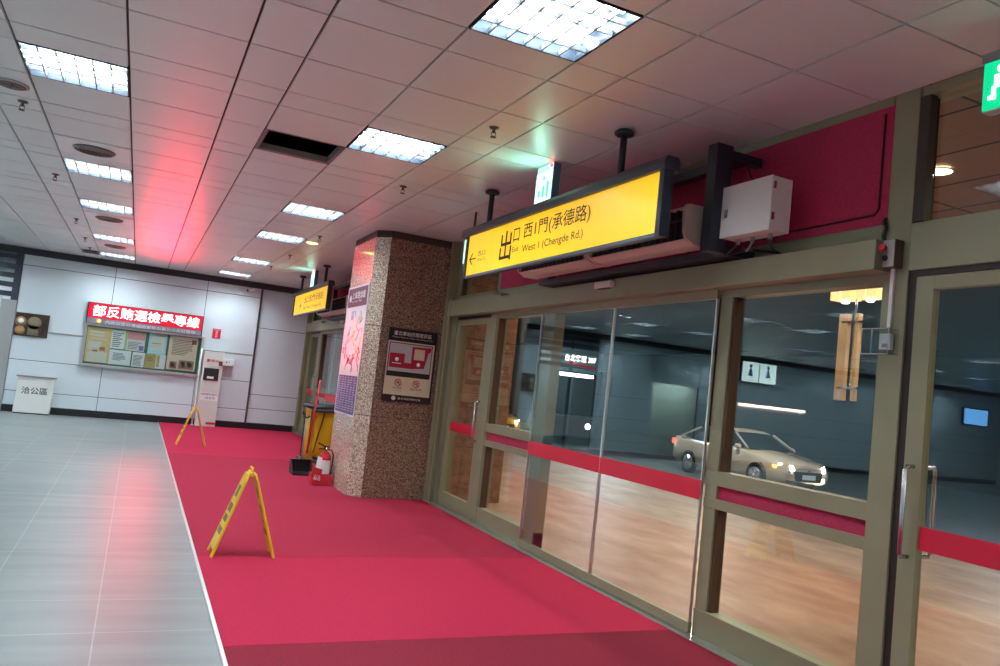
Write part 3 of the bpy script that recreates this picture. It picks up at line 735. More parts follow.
# ================================================================ POSTERS ON THE COLUMN
R, U = (1, 0, 0), (0, 0, 1)
DKB = mat('sign_black_brown', (.018, .012, .012), .4); CRM = mat('sign_cream', (.72, .64, .46), .5); MAR = mat('sign_maroon', (.42, .012, .04), .5)
GREYP = mat('map_grey', (.52, .52, .55), .5)
t = thing('smoking_zone_board', 'black and cream board with red and grey map on the brown granite face', 'sign', (3.11, 9.41, 1.21))
Y = 9.400
b = P(t); b.box(2.795, 3.44, Y-.012, Y+.008, 1.215, 2.13); bo = b.to('board', DKB, t, bevel=.002)
b = P(t); b.box(2.80, 3.415, Y-.0135, Y-.012, 1.30, 1.972); b.to('cream_panel', CRM, t)
b = P(t); b.box(2.815, 3.39, Y-.016, Y-.0138, 1.53, 1.955); b.to('map_border', DKB, t)
b = P(t); b.box(2.825, 3.38, Y-.018, Y-.0162, 1.595, 1.945); mp = b.to('map', GREYP, t)
b = P(t)
b.box(2.835, 3.03, Y-.020, Y-.0182, 1.64, 1.82); b.box(3.03, 3.14, Y-.020, Y-.0182, 1.64, 1.71); b.prism([(3.12, Y-.0182, 1.64), (3.30, Y-.0182, 1.66), (3.34, Y-.0182, 1.86), (3.37, Y-.0182, 1.88), (3.375, Y-.0182, 1.93), (3.12, Y-.0182, 1.92)], (0, -.0018, 0))
b.to('map_zone', MAR, t)
b = P(t); b.box(3.15, 3.29, Y-.022, Y-.0202, 1.76, 1.895); b.to('map_building', CRM, t)
b = P(t)
for x in (2.93, 3.22):
    b.lathe([(.0, -.022), (.025, -.022), (.025, -.0205), (0, -.0205)], (x, Y, 1.745 if x < 3 else 1.70), 16, 'Y')
b.box(2.87, 2.99, Y-.022, Y-.0205, 1.69, 1.70)
b.to('map_symbol', WHITE, t)
for x in (2.98, 3.22):
    b = P(t)
    b.lathe([(.046, -.0165), (.046, -.015), (.036, -.015), (.036, -.0165)], (x, Y, 1.455), 20, 'Y', True)
    b.prism([(x-.035, Y-.015, 1.485), (x-.027, Y-.015, 1.492), (x+.035, Y-.015, 1.427), (x+.027, Y-.015, 1.42)], (0, -.0015, 0))
    b.to('prohibition_symbol', mat('ban_red', (.6, .02, .04), .5), t)
    b = P(t); b.box(x-.024, x+.02, Y-.0148, Y-.0138, 1.45, 1.458); b.box(x+.005, x+.02, Y-.0148, Y-.0138, 1.462, 1.475); b.to('cigarette', INK, t)
text('lettering', '臺北車站四周禁菸區', (2.86, Y-.012, 2.045), R, U, .50, .055, WHITE, t, .002, .01)
text('lettering', 'Taipei Station Non-Smoking Area', (2.84, Y-.012, 2.01), R, U, .54, .022, WHITE, t, .002)
text('lettering', '禁止吸菸', (2.92, Y-.0135, 1.375), R, U, .12, .025, INK, t, .002)
text('lettering', '吸菸須至', (3.15, Y-.0135, 1.375), R, U, .15, .025, INK, t, .002)
text('lettering', 'No Smoking', (2.92, Y-.0135, 1.345), R, U, .12, .015, INK, t, .002)
text('lettering', '臺北市政府衛生局', (3.0, Y-.012, 1.245), R, U, .30, .026, WHITE, t, .002)
b = P(t); b.lathe([(0, -.014), (.028, -.014), (.028, -.0125), (0, -.0125)], (2.945, Y, 1.258), 18, 'Y'); b.to('emblem', WHITE, t)

# tall map poster on the left face of the column (x = 2.535)
PX = 2.532; R2 = (0, -1, 0)
t = thing('map_poster', 'tall white and purple route map poster on the polished column side', 'poster', (PX, 10.1, .96))
b = P(t); b.box(PX-.008, PX+.0, 9.60, 10.64, .96, 2.67); b.to('sheet', mat('poster_white', (.74, .74, .76), .3), t)
PUR = mat('poster_purple', (.11, .035, .085), .4); VIO = mat('poster_violet', (.085, .05, .21), .4)
b = P(t); b.box(PX-.0095, PX-.008, 9.63, 10.60, 2.39, 2.645); b.to('title_band', PUR, t)
b = P(t); b.box(PX-.0095, PX-.008, 9.63, 10.60, .985, 1.475); b.to('timetable_band', VIO, t)
text('lettering', '公車路線圖', (PX-.0095, 10.38, 2.49), R2, U, .66, .10, WHITE, t, .002, .01)
text('lettering', 'Bus Route Map', (PX-.0095, 10.38, 2.44), R2, U, .5, .04, WHITE, t, .002)
b = P(t); b.lathe([(0, -.002), (.05, -.002), (.05, 0), (0, 0)], (PX-.0095, 10.46, 2.51), 18, 'X'); b.to('emblem', WHITE, t)
cols = {'map_line_red': (.75, .05, .10), 'map_line_pink': (.85, .25, .40), 'map_line_yellow': (.75, .70, .08), 'map_line_blue': (.35, .45, .75)}
for ci, (nm, cc) in enumerate(cols.items()):
    for q in range(5 if ci < 2 else 3):
        b = P(t)
        y = random.uniform(9.75, 10.5); z = random.uniform(1.56, 2.0) if ci < 2 else random.uniform(1.7, 2.3); pts = [(PX-.0095, y, z)]
        for k in range(5):
            y = min(10.57, max(9.66, y+random.uniform(-.16, .16))); z = min(2.33, max(1.51, z+random.uniform(-.12, .14))); pts.append((PX-.0095, y, z))
        b.tube(pts, .005, 5); b.to('map_line', mat(nm, cc, .5), t)
b = P(t)
for c_ in range(6):
    for k in range(15):
        y = 10.56-c_*.155; b.box(PX-.0112, PX-.0098, y-random.uniform(.06, .125), y, 1.44-k*.030, 1.452-k*.030)
b.to('timetable_text', mat('violet_print', (.50, .46, .62), .5), t)
# small red extinguisher mark and slim white holder on the polished face
t = thing('wall_sticker', 'small red and white sticker on the column below the map poster', 'sticker', (PX, 10.35, .8))
b = P(t); b.box(PX-.003, PX+.001, 10.27, 10.42, .74, .87); b.to('backing', mat('sticker_white', (.6, .58, .56), .4), t)
b = P(t)
for k in range(3): b.box(PX-.0045, PX-.0032, 10.29, 10.40, .755+k*.038, .775+k*.038)
b.to('print', mat('ban_red', (.6, .02, .04), .5), t)

# ================================================================ END WALL THINGS
YW = YF-.002
# notice case
t = thing('notice_case', 'wide glazed notice case with silver frame under the lit red board', 'notice board', (.1, YF, 1.07))
b = P(t); b.box(-1.02, 1.24, YF-.04, YF-.005, 1.10, 1.93); b.to('backboard', mat('board_green', (.02, .13, .075), .7), t)
b = P(t)
b.box(-1.07, -1.02, YF-.09, YF-.004, 1.06, 1.96); b.box(1.24, 1.30, YF-.09, YF-.004, 1.06, 1.96); b.box(-1.02, 1.24, YF-.09, YF-.004, 1.06, 1.12); b.box(-1.02, 1.24, YF-.09, YF-.004, 1.92, 1.96)
b.to('frame', ALU, t, bevel=.004)
b = P(t); b.box(-1.02, 1.24, YF-.08, YF-.076, 1.12, 1.92); b.to('glass', GLASS, t)
def sheet(lab, x0, x1, z0, z1, base, deco, grp='notices pinned in the glass case'):
    x0, x1, z0, z1 = x0-.012, x1+.012, z0-.008, z1+.008
    t2 = thing('notice_sheet', lab, 'notice', ((x0+x1)/2, YF-.041, (z0+z1)/2), grp)
    b = P(t2); b.box(x0, x1, YF-.044, YF-.041, z0, z1); b.to('paper', mat('paper_'+base[0], base[1], .6), t2)
    for nm, cc, rects in deco:
        b = P(t2)
        for (a, c, d, e) in rects: b.box(x0+(x1-x0)*a, x0+(x1-x0)*c, YF-.0455, YF-.0442, z0+(z1-z0)*d, z0+(z1-z0)*e)
        b.to(nm, mat('ink_'+nm+base[0], cc, .6), t2)
def lines(a, c, z0, z1, n): 
    h = (z1-z0)/n
    return [(a, a+(c-a)*random.uniform(.6, 1), z0+k*h, z0+k*h+h*.45) for k in range(n)]
sheet('orange and cream poster, first in the glass case', -1.0, -.56, 1.17, 1.89, ('orange', (.88, .60, .22)), [('panel', (.80, .72, .60), [(.1, .9, .02, .3), (.08, .6, .35, .6)]), ('text', (.75, .75, .7), lines(.12, .85, .65, .95, 3)), ('figures', (.45, .14, .10), [(.55, .8, .35, .45), (.3, .5, .3, .4)])])
sheet('white sheet with green edge beside the orange poster', -.545, -.26, 1.5, 1.885, ('white', (.88, .90, .90)), [('text', (.12, .12, .14), lines(.1, .8, .1, .9, 8)), ('edge', (.35, .6, .1), [(.88, .99, 0, 1)])])
sheet('sheet with pink heading beside the green edged one', -.24, .10, 1.49, 1.88, ('pink', (.78, .72, .72)), [('heading', (.75, .30, .30), [(.02, .98, .6, .98)]), ('text', (.2, .2, .25), lines(.1, .9, .1, .5, 5)), ('stamp', (.15, .2, .6), [(.7, .95, .05, .3)])])
sheet('plain white landscape sheet in the lower row', -.55, -.14, 1.165, 1.46, ('white', (.88, .90, .90)), [('text', (.35, .2, .25), lines(.2, .8, .3, .85, 6))])
sheet('small white portrait sheet in the lower row', -.09, .13, 1.16, 1.455, ('white', (.88, .90, .90)), [('text', (.3, .3, .3), lines(.1, .9, .1, .85, 8))])
sheet('pale blue poster with red text on green board', .19, .53, 1.475, 1.90, ('blue', (.45, .80, .85)), [('panel', (.80, .80, .72), [(.1, .9, .2, .85)]), ('text', (.65, .12, .12), lines(.16, .84, .3, .6, 3)), ('title', (.7, .6, .1), [(.25, .75, .88, .95)])])
sheet('ochre booklet below the pale blue poster', .165, .36, 1.16, 1.455, ('ochre', (.55, .42, .12)), [('text', (.3, .2, .05), lines(.1, .9, .5, .85, 3))])
sheet('white leaflet with ochre stripe below the pale blue poster', .375, .55, 1.165, 1.455, ('white', (.88, .90, .90)), [('stripe', (.6, .45, .2), [(.1, .4, .1, .95)])])
sheet('beige poster with a picture of faces, last in the case', .60, 1.16, 1.18, 1.90, ('beige', (.82, .68, .52)), [('text', (.22, .12, .08), lines(.12, .85, .45, .92, 10)), ('photo', (.45, .20, .12), [(.1, .35, .04, .24), (.42, .95, .04, .3)]), ('faces', (.75, .50, .36), [(.15, .28, .08, .22), (.5, .62, .08, .26), (.7, .88, .1, .27)]), ('badge', (.25, .03, .03), [(.78, .95, .8, .93)])])
# LED board
t = thing('led_board', 'lit red board with large white lettering above the notice case', 'sign', (.08, YF, 1.95))
b = P(t); b.box(-1.07, 1.22, YF-.12, YF-.002, 1.965, 2.41); b.to('housing', BLACK, t)
b = P(t); b.box(-1.05, 1.20, YF-.126, YF-.12, 2.09, 2.40); b.to('lit_panel', mat('led_red', (.6, .0, .02), .4, emit=(1, .0, .035), es=.13), t)
lg = point_lamp('led_glow', (.3, YF-.5, 2.2), 4.6, (1, .02, .06), 1.0, 'AREA', (math.radians(-102), 0, 0)); lg.data.spread = math.radians(75)
b = P(t); b.box(-1.05, 1.20, YF-.125, YF-.12, 1.968, 2.085); b.to('grey_band', mat('band_grey', (.27, .26, .33), .5), t)
text('lettering', '部反賄選檢舉專線', (-.96, YF-.126, 2.13), R, U, 2.10, .235, emis('led_white', (1, .9, .85), 1.3), t, .003, .004)
text('lettering', '內政部警政署鐵路警察局臺北分局駐警所', (-.70, YF-.125, 1.99), R, U, 1.78, .07, WHITE, t, .003)
b = P(t); b.lathe([(0, 0), (.055, 0), (.05, -.006), (0, -.006)], (-.83, YF-.125, 2.02), 16, 'Y'); b.to('emblem', mat('gold', (.6, .45, .12), .4, .3), t)

# picture
t = thing('wall_picture', 'brown and gold framed picture near the left end of the white wall', 'picture', (-2.03, YF, 1.55))
b = P(t); b.box(-2.33, -1.73, YF-.03, YF-.002, 1.545, 2.02); b.to('panel', mat('picture_brown', (.055, .032, .022), .3, noise=(6, .5)), t)
b = P(t); b.lathe([(0, 0), (.10, 0), (.10, -.003), (0, -.003)], (-2.23, YF-.03, 1.84), 18, 'Y'); b.lathe([(0, 0), (.09, 0), (.09, -.003), (0, -.003)], (-2.23, YF-.03, 1.66), 18, 'Y'); b.to('gold_figure', mat('picture_gold', (.42, .22, .08), .4), t)
b = P(t); b.lathe([(0, 0), (.13, 0), (.13, -.003), (0, -.003)], (-1.99, YF-.03, 1.83), 18, 'Y'); b.box(-2.09, -1.90, YF-.033, YF-.03, 1.58, 1.78); b.to('pale_figure', mat('picture_olive', (.22, .20, .12), .4), t)
b = P(t); b.lathe([(0, 0), (.055, 0), (.055, -.002), (0, -.002)], (-2.23, YF-.0335, 1.85), 18, 'Y'); b.to('white_disc', mat('poster_white', (.74, .74, .76), .3), t)

# white lectern box marked with three characters
t = thing('collection_box', 'white box marked 洽公區 with grey top, standing at the end wall', 'box', (-1.8, 18.32, 0))
b = P(t); b.prism([(-2.115, 18.2, .02), (-1.475, 18.2, .02), (-1.455, 18.2, .74), (-2.095, 18.2, .74)], (0, .24, 0)); b.to('body', WHITEM, t, bevel=.008)
b = P(t); b.box(-2.13, -1.43, 18.17, 18.45, .74, .765); b.to('top', mat('grey_top', (.30, .28, .28), .5), t, bevel=.005)
b = P(t); b.box(-2.10, -1.49, 18.21, 18.43, 0, .02); b.to('plinth', BASEB, t)
text('lettering', '洽公區', (-2.01, 18.2, .40), R, U, .46, .14, mat('dark_grey_ink', (.05, .055, .06), .6), t, .003, .012)

# kiosk at the wall
t = thing('kiosk', 'slim white standing kiosk with black screen left of the corner', 'kiosk', (1.52, 18.35, .008))
b = P(t); b.box(1.315, 1.73, 18.22, 18.46, .009, 1.66); b.to('body', mat('kiosk_white', (.70, .71, .68), .4), t, bevel=.01)
b = P(t); b.box(1.355, 1.665, 18.205, 18.219, 1.02, 1.29); s_ = b.to('screen', BLACK, t)
b = P(t); b.box(1.43, 1.57, 18.198, 18.2045, 1.06, 1.11); b.to('paper_slot', WHITE, t)
b = P(t); b.box(1.335, 1.71, 18.212, 18.219, .58, .76); b.to('label_plate', WHITE, t)
text('lettering', '自動體溫量測', (1.355, 18.212, .69), R, U, .33, .05, mat('ink_redv', (.35, .04, .12), .6), t, .002)
text('lettering', '請使用', (1.45, 18.212, .61), R, U, .2, .05, mat('ink_blue', (.08, .1, .4), .6), t, .002)
text('lettering', '量測站', (1.38, 18.22, 1.42), R, U, .26, .07, mat('ban_red', (.6, .02, .04), .5), t, .002, .01)
b = P(t); b.box(1.53, 1.725, 18.212, 18.219, .06, .11); b.to('red_label', mat('ban_red', (.6, .02, .04), .5), t)
b = P(t); b.box(1.64, 1.72, 18.2, 18.219, 1.36, 1.46); b.to('sensor', mat('dark_red', (.15, .02, .02), .4), t)
t = thing('white_pole', 'thin white pole standing between the notice case and the kiosk', 'pole', (1.27, 18.38, 0))
b = P(t); b.tube([(1.265, 18.38, .02), (1.265, 18.38, 1.70)], .018, 10); b.to('tube', WHITEM, t)
b = P(t); b.lathe([(.0, 0), (.038, 0), (.03, .015), (0, .015)], (1.265, 18.38, .008), 16); b.to('foot', WHITEM, t)
# phone-like dispenser
t = thing('dispenser', 'white wall dispenser with paper hanging below, right of the kiosk', 'dispenser', (1.84, YF, 1.36))
b = P(t); b.box(1.74, 1.97, YF-.12, YF-.002, 1.37, 1.53); b.to('case', WHITE, t, bevel=.01)
b = P(t); b.box(1.77, 1.96, YF-.012, YF-.002, 1.13, 1.365); b.to('sheet', mat('sheet_grey', (.58, .59, .62), .5), t)
b = P(t); b.box(1.80, 1.83, YF-.123, YF-.12, 1.44, 1.47); b.box(1.86, 1.88, YF-.123, YF-.12, 1.45, 1.47); b.to('button', mat('grey_ink', (.12, .13, .15), .6), t)
# red notice
t = thing('red_notice', 'small square red notice on the white wall above the kiosk', 'notice', (1.53, YF, 1.96))
b = P(t); b.box(1.445, 1.62, YF-.01, YF-.001, 1.955, 2.175); b.to('plate', mat('notice_red', (.62, .01, .05), .4), t)
b = P(t)
for k in range(3): b.lathe([(.022, 0), (.022, -.002), (.014, -.002), (.014, 0)], (1.532, YF-.011, 2.0+k*.05), 14, 'Y', True)
b.box(1.475, 1.59, YF-.0125, YF-.0105, 2.145, 2.155); b.to('symbol', WHITE, t)
# camera on the end wall
t = thing('security_camera', 'small white security camera high on the end wall near the fold', 'camera', (2.13, YF, 3.15))
b = P(t); b.lathe([(0, 0), (.03, 0), (.03, -.02), (.012, -.03), (.012, -.1), (0, -.1)], (2.13, YF, 3.17), 12, 'Y'); b.to('bracket', WHITEM, t)
b = P(t); b.tube([(2.20, 18.42, 3.17), (2.06, 18.33, 3.12)], .034, 12); b.to('body', WHITEM, t)
b = P(t); b.tube([(2.06, 18.33, 3.12), (2.052, 18.325, 3.117)], .026, 12); b.to('lens', BLACK, t)

# ================================================================ WET FLOOR SIGNS (seen edge on)
def wet_sign(x, y, z, label):
    t = thing('wet_floor_sign', label, 'warning sign', (x, y, z), 'yellow folding wet floor signs')
    hw = .14; top = .63
    for s_ in (-1, 1):
        b = P(t); bx, tx_ = x+s_*.222, x+s_*.018
        # tapered board with two feet cut-out, thickness .016
        def at(f, yy): return Vector((bx+(tx_-bx)*f, y+yy, z+top*f))
        prof = [(0, -hw), (0, -hw+.05), (.07, -hw+.055), (.07, hw-.055), (0, hw-.05), (0, hw), (.93, hw*.72), (1, hw*.5), (1, -hw*.5), (.93, -hw*.72)]
        n_ = Vector((s_*.9, 0, .29)).normalized()*.018
        b.prism([at(f, yy) for f, yy in prof], n_); bd = b.to('board', YEL, t, bevel=.003)
        # printed side
        b = sub(bd)
        for (f0, f1, w_) in ((.70, .84, .05), (.52, .62, .08), (.40, .48, .08), (.25, .33, .085)):
            b.prism([at(f0, -w_), at(f0, w_), at(f1, w_), at(f1, -w_)], n_*1.06)
        b.to('print', mat('worn_print', (.22, .15, .03), .6), bd)
    b = P(t); b.tube([(x, y-.1, z+top+.002), (x, y+.1, z+top+.002)], .016, 10); b.to('hinge', YEL, t)
    b = P(t); b.tube([(x, y-.045, z+top), (x, y-.035, z+top+.045), (x, y+.035, z+top+.045), (x, y+.045, z+top)], .011, 8); b.to('grip', YEL, t)
wet_sign(.925, 6.40, .008, 'yellow folding wet floor sign standing nearer, on the long red carpet')
wet_sign(.998, 14.15, .008, 'yellow folding wet floor sign standing near the kiosk at the far end')

# ================================================================ EXTINGUISHER, BOX, CLEANING CART
EX, EY = 2.42, 10.38
t = thing('extinguisher_stand', 'red floor stand holding the fire extinguisher beside the column', 'stand', (2.38, 10.2, .008))
b = P(t); b.box(2.26, 2.52, 10.24, 10.52, .008, .03); b.box(2.26, 2.275, 10.24, 10.52, .03, .15); b.box(2.505, 2.52, 10.24, 10.52, .03, .15); b.box(2.275, 2.505, 10.24, 10.255, .03, .15); b.box(2.275, 2.505, 10.505, 10.52, .03, .15)
b.to('tray', mat('stand_red', (.62, .03, .05), .4), t, bevel=.004)
b = P(t); b.prism([(2.23, 10.228, .06), (2.35, 10.218, .03), (2.365, 10.222, .22), (2.245, 10.232, .25)], (0, .008, 0)); pl = b.to('label_plate', mat('ban_red', (.6, .02, .04), .5), t)
text('lettering', '滅火器', (2.26, 10.217, .09), (1, -.08, -.2), (0, 0, 1), .09, .07, WHITE, pl, .006)
t = thing('fire_extinguisher', 'red fire extinguisher with white label in the floor stand', 'fire extinguisher', (EX, EY, .03))
b = P(t); b.lathe([(0, .03), (.07, .03), (.078, .045), (.08, .10), (.08, .34), (.072, .39), (.045, .425), (.022, .44), (.022, .46), (0, .46)], (EX, EY, 0), 28); bd = b.to('cylinder', mat('ext_red', (.70, .012, .03), .2, coat=.5), t)
b = sub(bd); 
for k in range(8):
    a0, a1 = math.radians(215+k*13), math.radians(228+k*13)
    b.face([(EX+.0815*math.cos(a0), EY+.0815*math.sin(a0), .15), (EX+.0815*math.cos(a1), EY+.0815*math.sin(a1), .15), (EX+.0815*math.cos(a1), EY+.0815*math.sin(a1), .33), (EX+.0815*math.cos(a0), EY+.0815*math.sin(a0), .33)])
b.to('label', WHITE, bd)
b = P(t); b.tube([(EX-.01, EY, .46), (EX-.01, EY, .50)], .018, 10); b.tube([(EX+.04, EY, .50), (EX-.02, EY, .505), (EX-.12, EY-.02, .55)], .009, 8); b.tube([(EX+.03, EY, .48), (EX-.02, EY, .485), (EX-.10, EY-.02, .47)], .008, 8)
b.to('valve_lever', BLACK, t)
b = P(t); b.lathe([(0, 0), (.018, 0), (.018, -.012), (0, -.012)], (EX, EY-.02, .475), 12, 'Y'); b.to('gauge', STEEL, t)
b = P(t); b.tube([(EX+.02, EY, .47), (EX+.07, EY-.02, .46), (EX+.095, EY-.03, .40), (EX+.092, EY-.035, .28), (EX+.09, EY-.035, .18)], .009, 8); b.tube([(EX+.09, EY-.035, .20), (EX+.088, EY-.035, .10)], [.012, .018], 8); b.to('hose', BLACK, t)
b = P(t); b.prism([(EX-.13, EY-.06, .20), (EX-.07, EY-.085, .20), (EX-.055, EY-.085, .36), (EX-.11, EY-.06, .38)], (0, .004, 0)); b.to('inspection_tag', WHITE, t)

# cleaning cart: yellow bag in black frame
CX, CY, Z0 = 2.66, 11.9, .008
t = thing('cleaning_cart', 'janitor cart with yellow bag and dark rim beside the column', 'cart', (CX, CY, Z0))
x0, x1, y0, y1 = 2.41, 2.92, 11.62, 12.15
b = P(t)
rings = []
def ring(zz, sx, sy, wob):
    out = []
    for k in range(28):
        a = 2*PI*k/28; ex = abs(math.cos(a))**.5*math.copysign(1, math.cos(a)); ey = abs(math.sin(a))**.5*math.copysign(1, math.sin(a))
        q = 1+wob*math.sin(a*7+zz*5)
        out.append(b.bm.verts.new(Vector((CX+ex*sx*q, CY-.01+ey*sy*q, zz))-b.o))
    return out
for zz, sx, sy, wb in ((.20, .15, .16, .03), (.24, .20, .21, .05), (.40, .225, .235, .05), (.60, .235, .245, .04), (.80, .24, .25, .03), (.93, .245, .255, .0)): rings.append(ring(zz, sx, sy, wb))
for A, B in zip(rings, rings[1:]):
    for k in range(28):
        f = b.bm.faces.new((A[k], A[(k+1) % 28], B[(k+1) % 28], B[k])); f.smooth = True
b.bm.faces.new(rings[0][::-1])
bag = b.to('bag', mat('bag_yellow', (.82, .50, .01), .5, bump=(9, .3)), t)
b = sub(bag); b.prism([(CX-.15, CY-.268, .28), (CX-.14, CY-.268, .28), (CX-.03, CY-.275, .88), (CX-.045, CY-.275, .88)], (0, -.006, 0)); b.to('zip', BLACK, bag)
b = sub(bag); b.lathe([(.03, 0), (.03, -.004), (.018, -.004), (.018, 0)], (CX-.17, CY-.255, .80), 14, 'Y', True); b.to('round_mark', mat('ban_red', (.6, .02, .04), .5), bag)
b = P(t); b.tube([(x0, y0, .95), (x1, y0, .97), (x1, y1, .97), (x0, y1, .95)], .028, 8, True); b.tube([(x0+.02, y0-.03, .90), (x1, y0-.03, .91)], .022, 8)
b.to('rim', mat('rim_slate', (.05, .07, .09), .5), t)
b = P(t); b.tube([(x0, y0+.06, .95), (x0-.09, y0+.02, .965), (x0-.10, y0+.02, .85), (x0-.06, y0+.03, .80)], .014, 8); b.to('push_handle', BLACK, t)
for i, (px_, py_) in enumerate(((x0+.03, y0+.03), (x1-.03, y0+.03), (x0+.03, y1-.03), (x1-.03, y1-.03))):
    b = P(t); b.tube([(px_, py_, .17), (px_, py_, .95)], .012, 8); b.to('frame_post', BLACK, t)
b = P(t); b.box(x0-.02, x1+.02, y0-.02, y1+.02, .13, .17); b.to('base_deck', mat('deck_slate', (.06, .07, .08), .5), t, bevel=.01)
for (px_, py_) in ((x0+.04, y0+.04), (x1-.04, y0+.04), (x0+.04, y1-.04), (x1-.04, y1-.04)):
    b = P(t); b.lathe([(0, -.015), (.05, -.015), (.06, -.008), (.06, .008), (.05, .015), (0, .015)], (px_, py_, Z0+.06), 16, 'X'); b.box(px_-.022, px_-.017, py_-.02, py_+.02, .06, .14); b.box(px_+.017, px_+.022, py_-.02, py_+.02, .06, .14); b.to('wheel', BLACK, t)
# broom with red handle
t = thing('broom', 'broom with long red handle leaning on the yellow cart bag', 'broom', (2.42, 11.5, Z0))
b = P(t); b.tube([(2.40, 11.50, .25), (2.485, 11.56, 1.36)], .015, 10); b.to('handle', mat('handle_red', (.62, .01, .05), .35), t)
b = P(t); b.prism([(2.30, 11.47, .20), (2.50, 11.47, .20), (2.44, 11.47, .28), (2.36, 11.47, .28)], (0, .05, 0)); b.to('head', mat('broom_orange', (.55, .22, .04), .5), t)
b = P(t); b.prism([(2.28, 11.46, .01), (2.52, 11.46, .01), (2.50, 11.47, .20), (2.30, 11.47, .20)], (0, .06, 0)); b.to('bristles', mat('bristle', (.25, .10, .03), .8, bump=(150, .6)), t)
# dustpan with grey stick
t = thing('dustpan', 'black long handled dustpan with grey stick on the carpet by the cart', 'dustpan', (2.30, 11.25, Z0))
b = P(t)
b.prism([(2.16, 11.10, .012), (2.44, 11.10, .012), (2.44, 11.10, .03), (2.16, 11.10, .03)], (0, .30, 0))
b.prism([(2.16, 11.14, .03), (2.16, 11.40, .03), (2.16, 11.40, .20), (2.16, 11.32, .20)], (.012, 0, 0)); b.prism([(2.428, 11.14, .03), (2.428, 11.40, .03), (2.428, 11.40, .20), (2.428, 11.32, .20)], (.012, 0, 0))
b.prism([(2.16, 11.39, .03), (2.44, 11.39, .03), (2.44, 11.39, .20), (2.16, 11.39, .20)], (0, .012, 0)); b.prism([(2.16, 11.30, .20), (2.44, 11.30, .20), (2.44, 11.40, .20), (2.16, 11.40, .20)], (0, 0, .012))
b.to('pan', BLACK, t)
b = P(t); b.tube([(2.30, 11.36, .21), (2.315, 11.37, .80)], .013, 10); b.to('stick', mat('stick_grey', (.42, .44, .46), .35, .3), t)
b = P(t); b.tube([(2.26, 11.37, .83), (2.315, 11.37, .80), (2.36, 11.37, .83)], .015, 8); b.to('grip', BLACK, t)

# ================================================================ OUTSIDE
b = MB(); b.box(3.66, 10.9, -10, 30, -.12, 0); b.to('pavement', MATS['tan_paving'])['kind'] = 'structure'
b = MB(); b.box(10.9, 11.08, -10, 30, -.35, 0.0); b.to('kerb', mat('kerb_stone', (.35, .25, .18), .6))['kind'] = 'structure'
b = MB(); b.box(11.08, 60, -30, 70, -.40, -.30); b.to('road', mat('asphalt', (.035, .037, .042), .55, noise=(2, .3), bump=(60, .2)))['kind'] = 'structure'
# copper coloured soffit above the pavement
b = MB(); b.box(3.75, 7.6, -10, 30, 3.53, 3.6)
b.mi = 1
for k in range(6): b.box(3.75+k*.65, 3.765+k*.65, -10, 30, 3.525, 3.53)
for k in range(26): b.box(3.75, 7.6, -9+k*1.5, -8.985+k*1.5, 3.525, 3.53)
b.to('soffit_outside', [mat('copper_panel', (.30, .16, .09), .35, .2), DARKJ])['kind'] = 'structure'
b = MB(); b.box(7.6, 60, -30, 70, 4.6, 4.8); b.box(7.6, 7.75, -10, 30, 3.53, 4.6); b.to('slab_outside', mat('dark_concrete', (.03, .03, .033), .8))['kind'] = 'structure'
b = MB(); b.box(28, 28.3, -30, 70, -.3, 4.6); b.box(11, 28, 44, 44.3, -.3, 4.6); b.to('wall_outside', mat('dark_tile', (.05, .065, .075), .5))['kind'] = 'structure'
# stone clad pillar by the swing door and the next one
for i, y in enumerate((9.45, 18.7)):
    b = MB((3.8, y, 0)); b.mi = 1; b.box(3.775, 4.585, y+.01, y+1.35, 0, 3.52); b.mi = 0
    for k in range(5):
        for a, c in ((3.77, 3.98), (3.98, 4.28), (4.28, 4.59)): b.box(a+.004, c-.004, y, y+1.36, k*.71+.004, min(3.52, k*.71+.706))
    b.to('pillar_stone', [MATS['brown_stone'], DARKJ])['kind'] = 'structure'

# downlights in the soffit
DL = None
for i, (x, y) in enumerate([(5.35, -1.2), (5.35, 1.4), (5.35, 3.95), (5.35, 6.5), (5.35, 9.05), (5.35, 11.6), (7.1, -1.2), (7.1, 1.4), (7.1, 3.95), (7.1, 6.5), (7.1, 9.05), (7.1, 11.6), (7.1, 15)]):
    seen = (x, y) == (5.35, 3.95)
    lab = 'round warm downlight seen through the transom glass above the swing door' if seen else 'round warm downlight outside, %s from the camera end of the %s soffit row' % (['first', 'second', 'third', 'fourth', 'fifth', 'sixth', 'seventh'][i if x < 6 else i-6], 'door side' if x < 6 else 'road side')
    if DL is None:
        t = DL = thing('downlight', lab, 'ceiling light', (x, y, 3.52), 'downlights in the soffit outside')
        b = P(t); b.lathe([(.085, 0), (.11, 0), (.11, -.012), (.085, -.006)], (x, y, 3.523), 20, 'Z', True); b.to('ring', mat('brass_ring', (.5, .35, .2), .3, .6), t)
        b = P(t); b.lathe([(0, 0), (.085, 0), (.085, -.004), (0, -.004)], (x, y, 3.522), 20); b.to('lens', emis('warm_lens', (1, .72, .45), 9), t)
    else: dup(DL, (x, y, 3.52), lab)
    point_lamp('downlight_lamp', (x, y, 3.49), 48, (1, .80, .62), .12, 'SPOT', (0, 0, 0), math.radians(150))

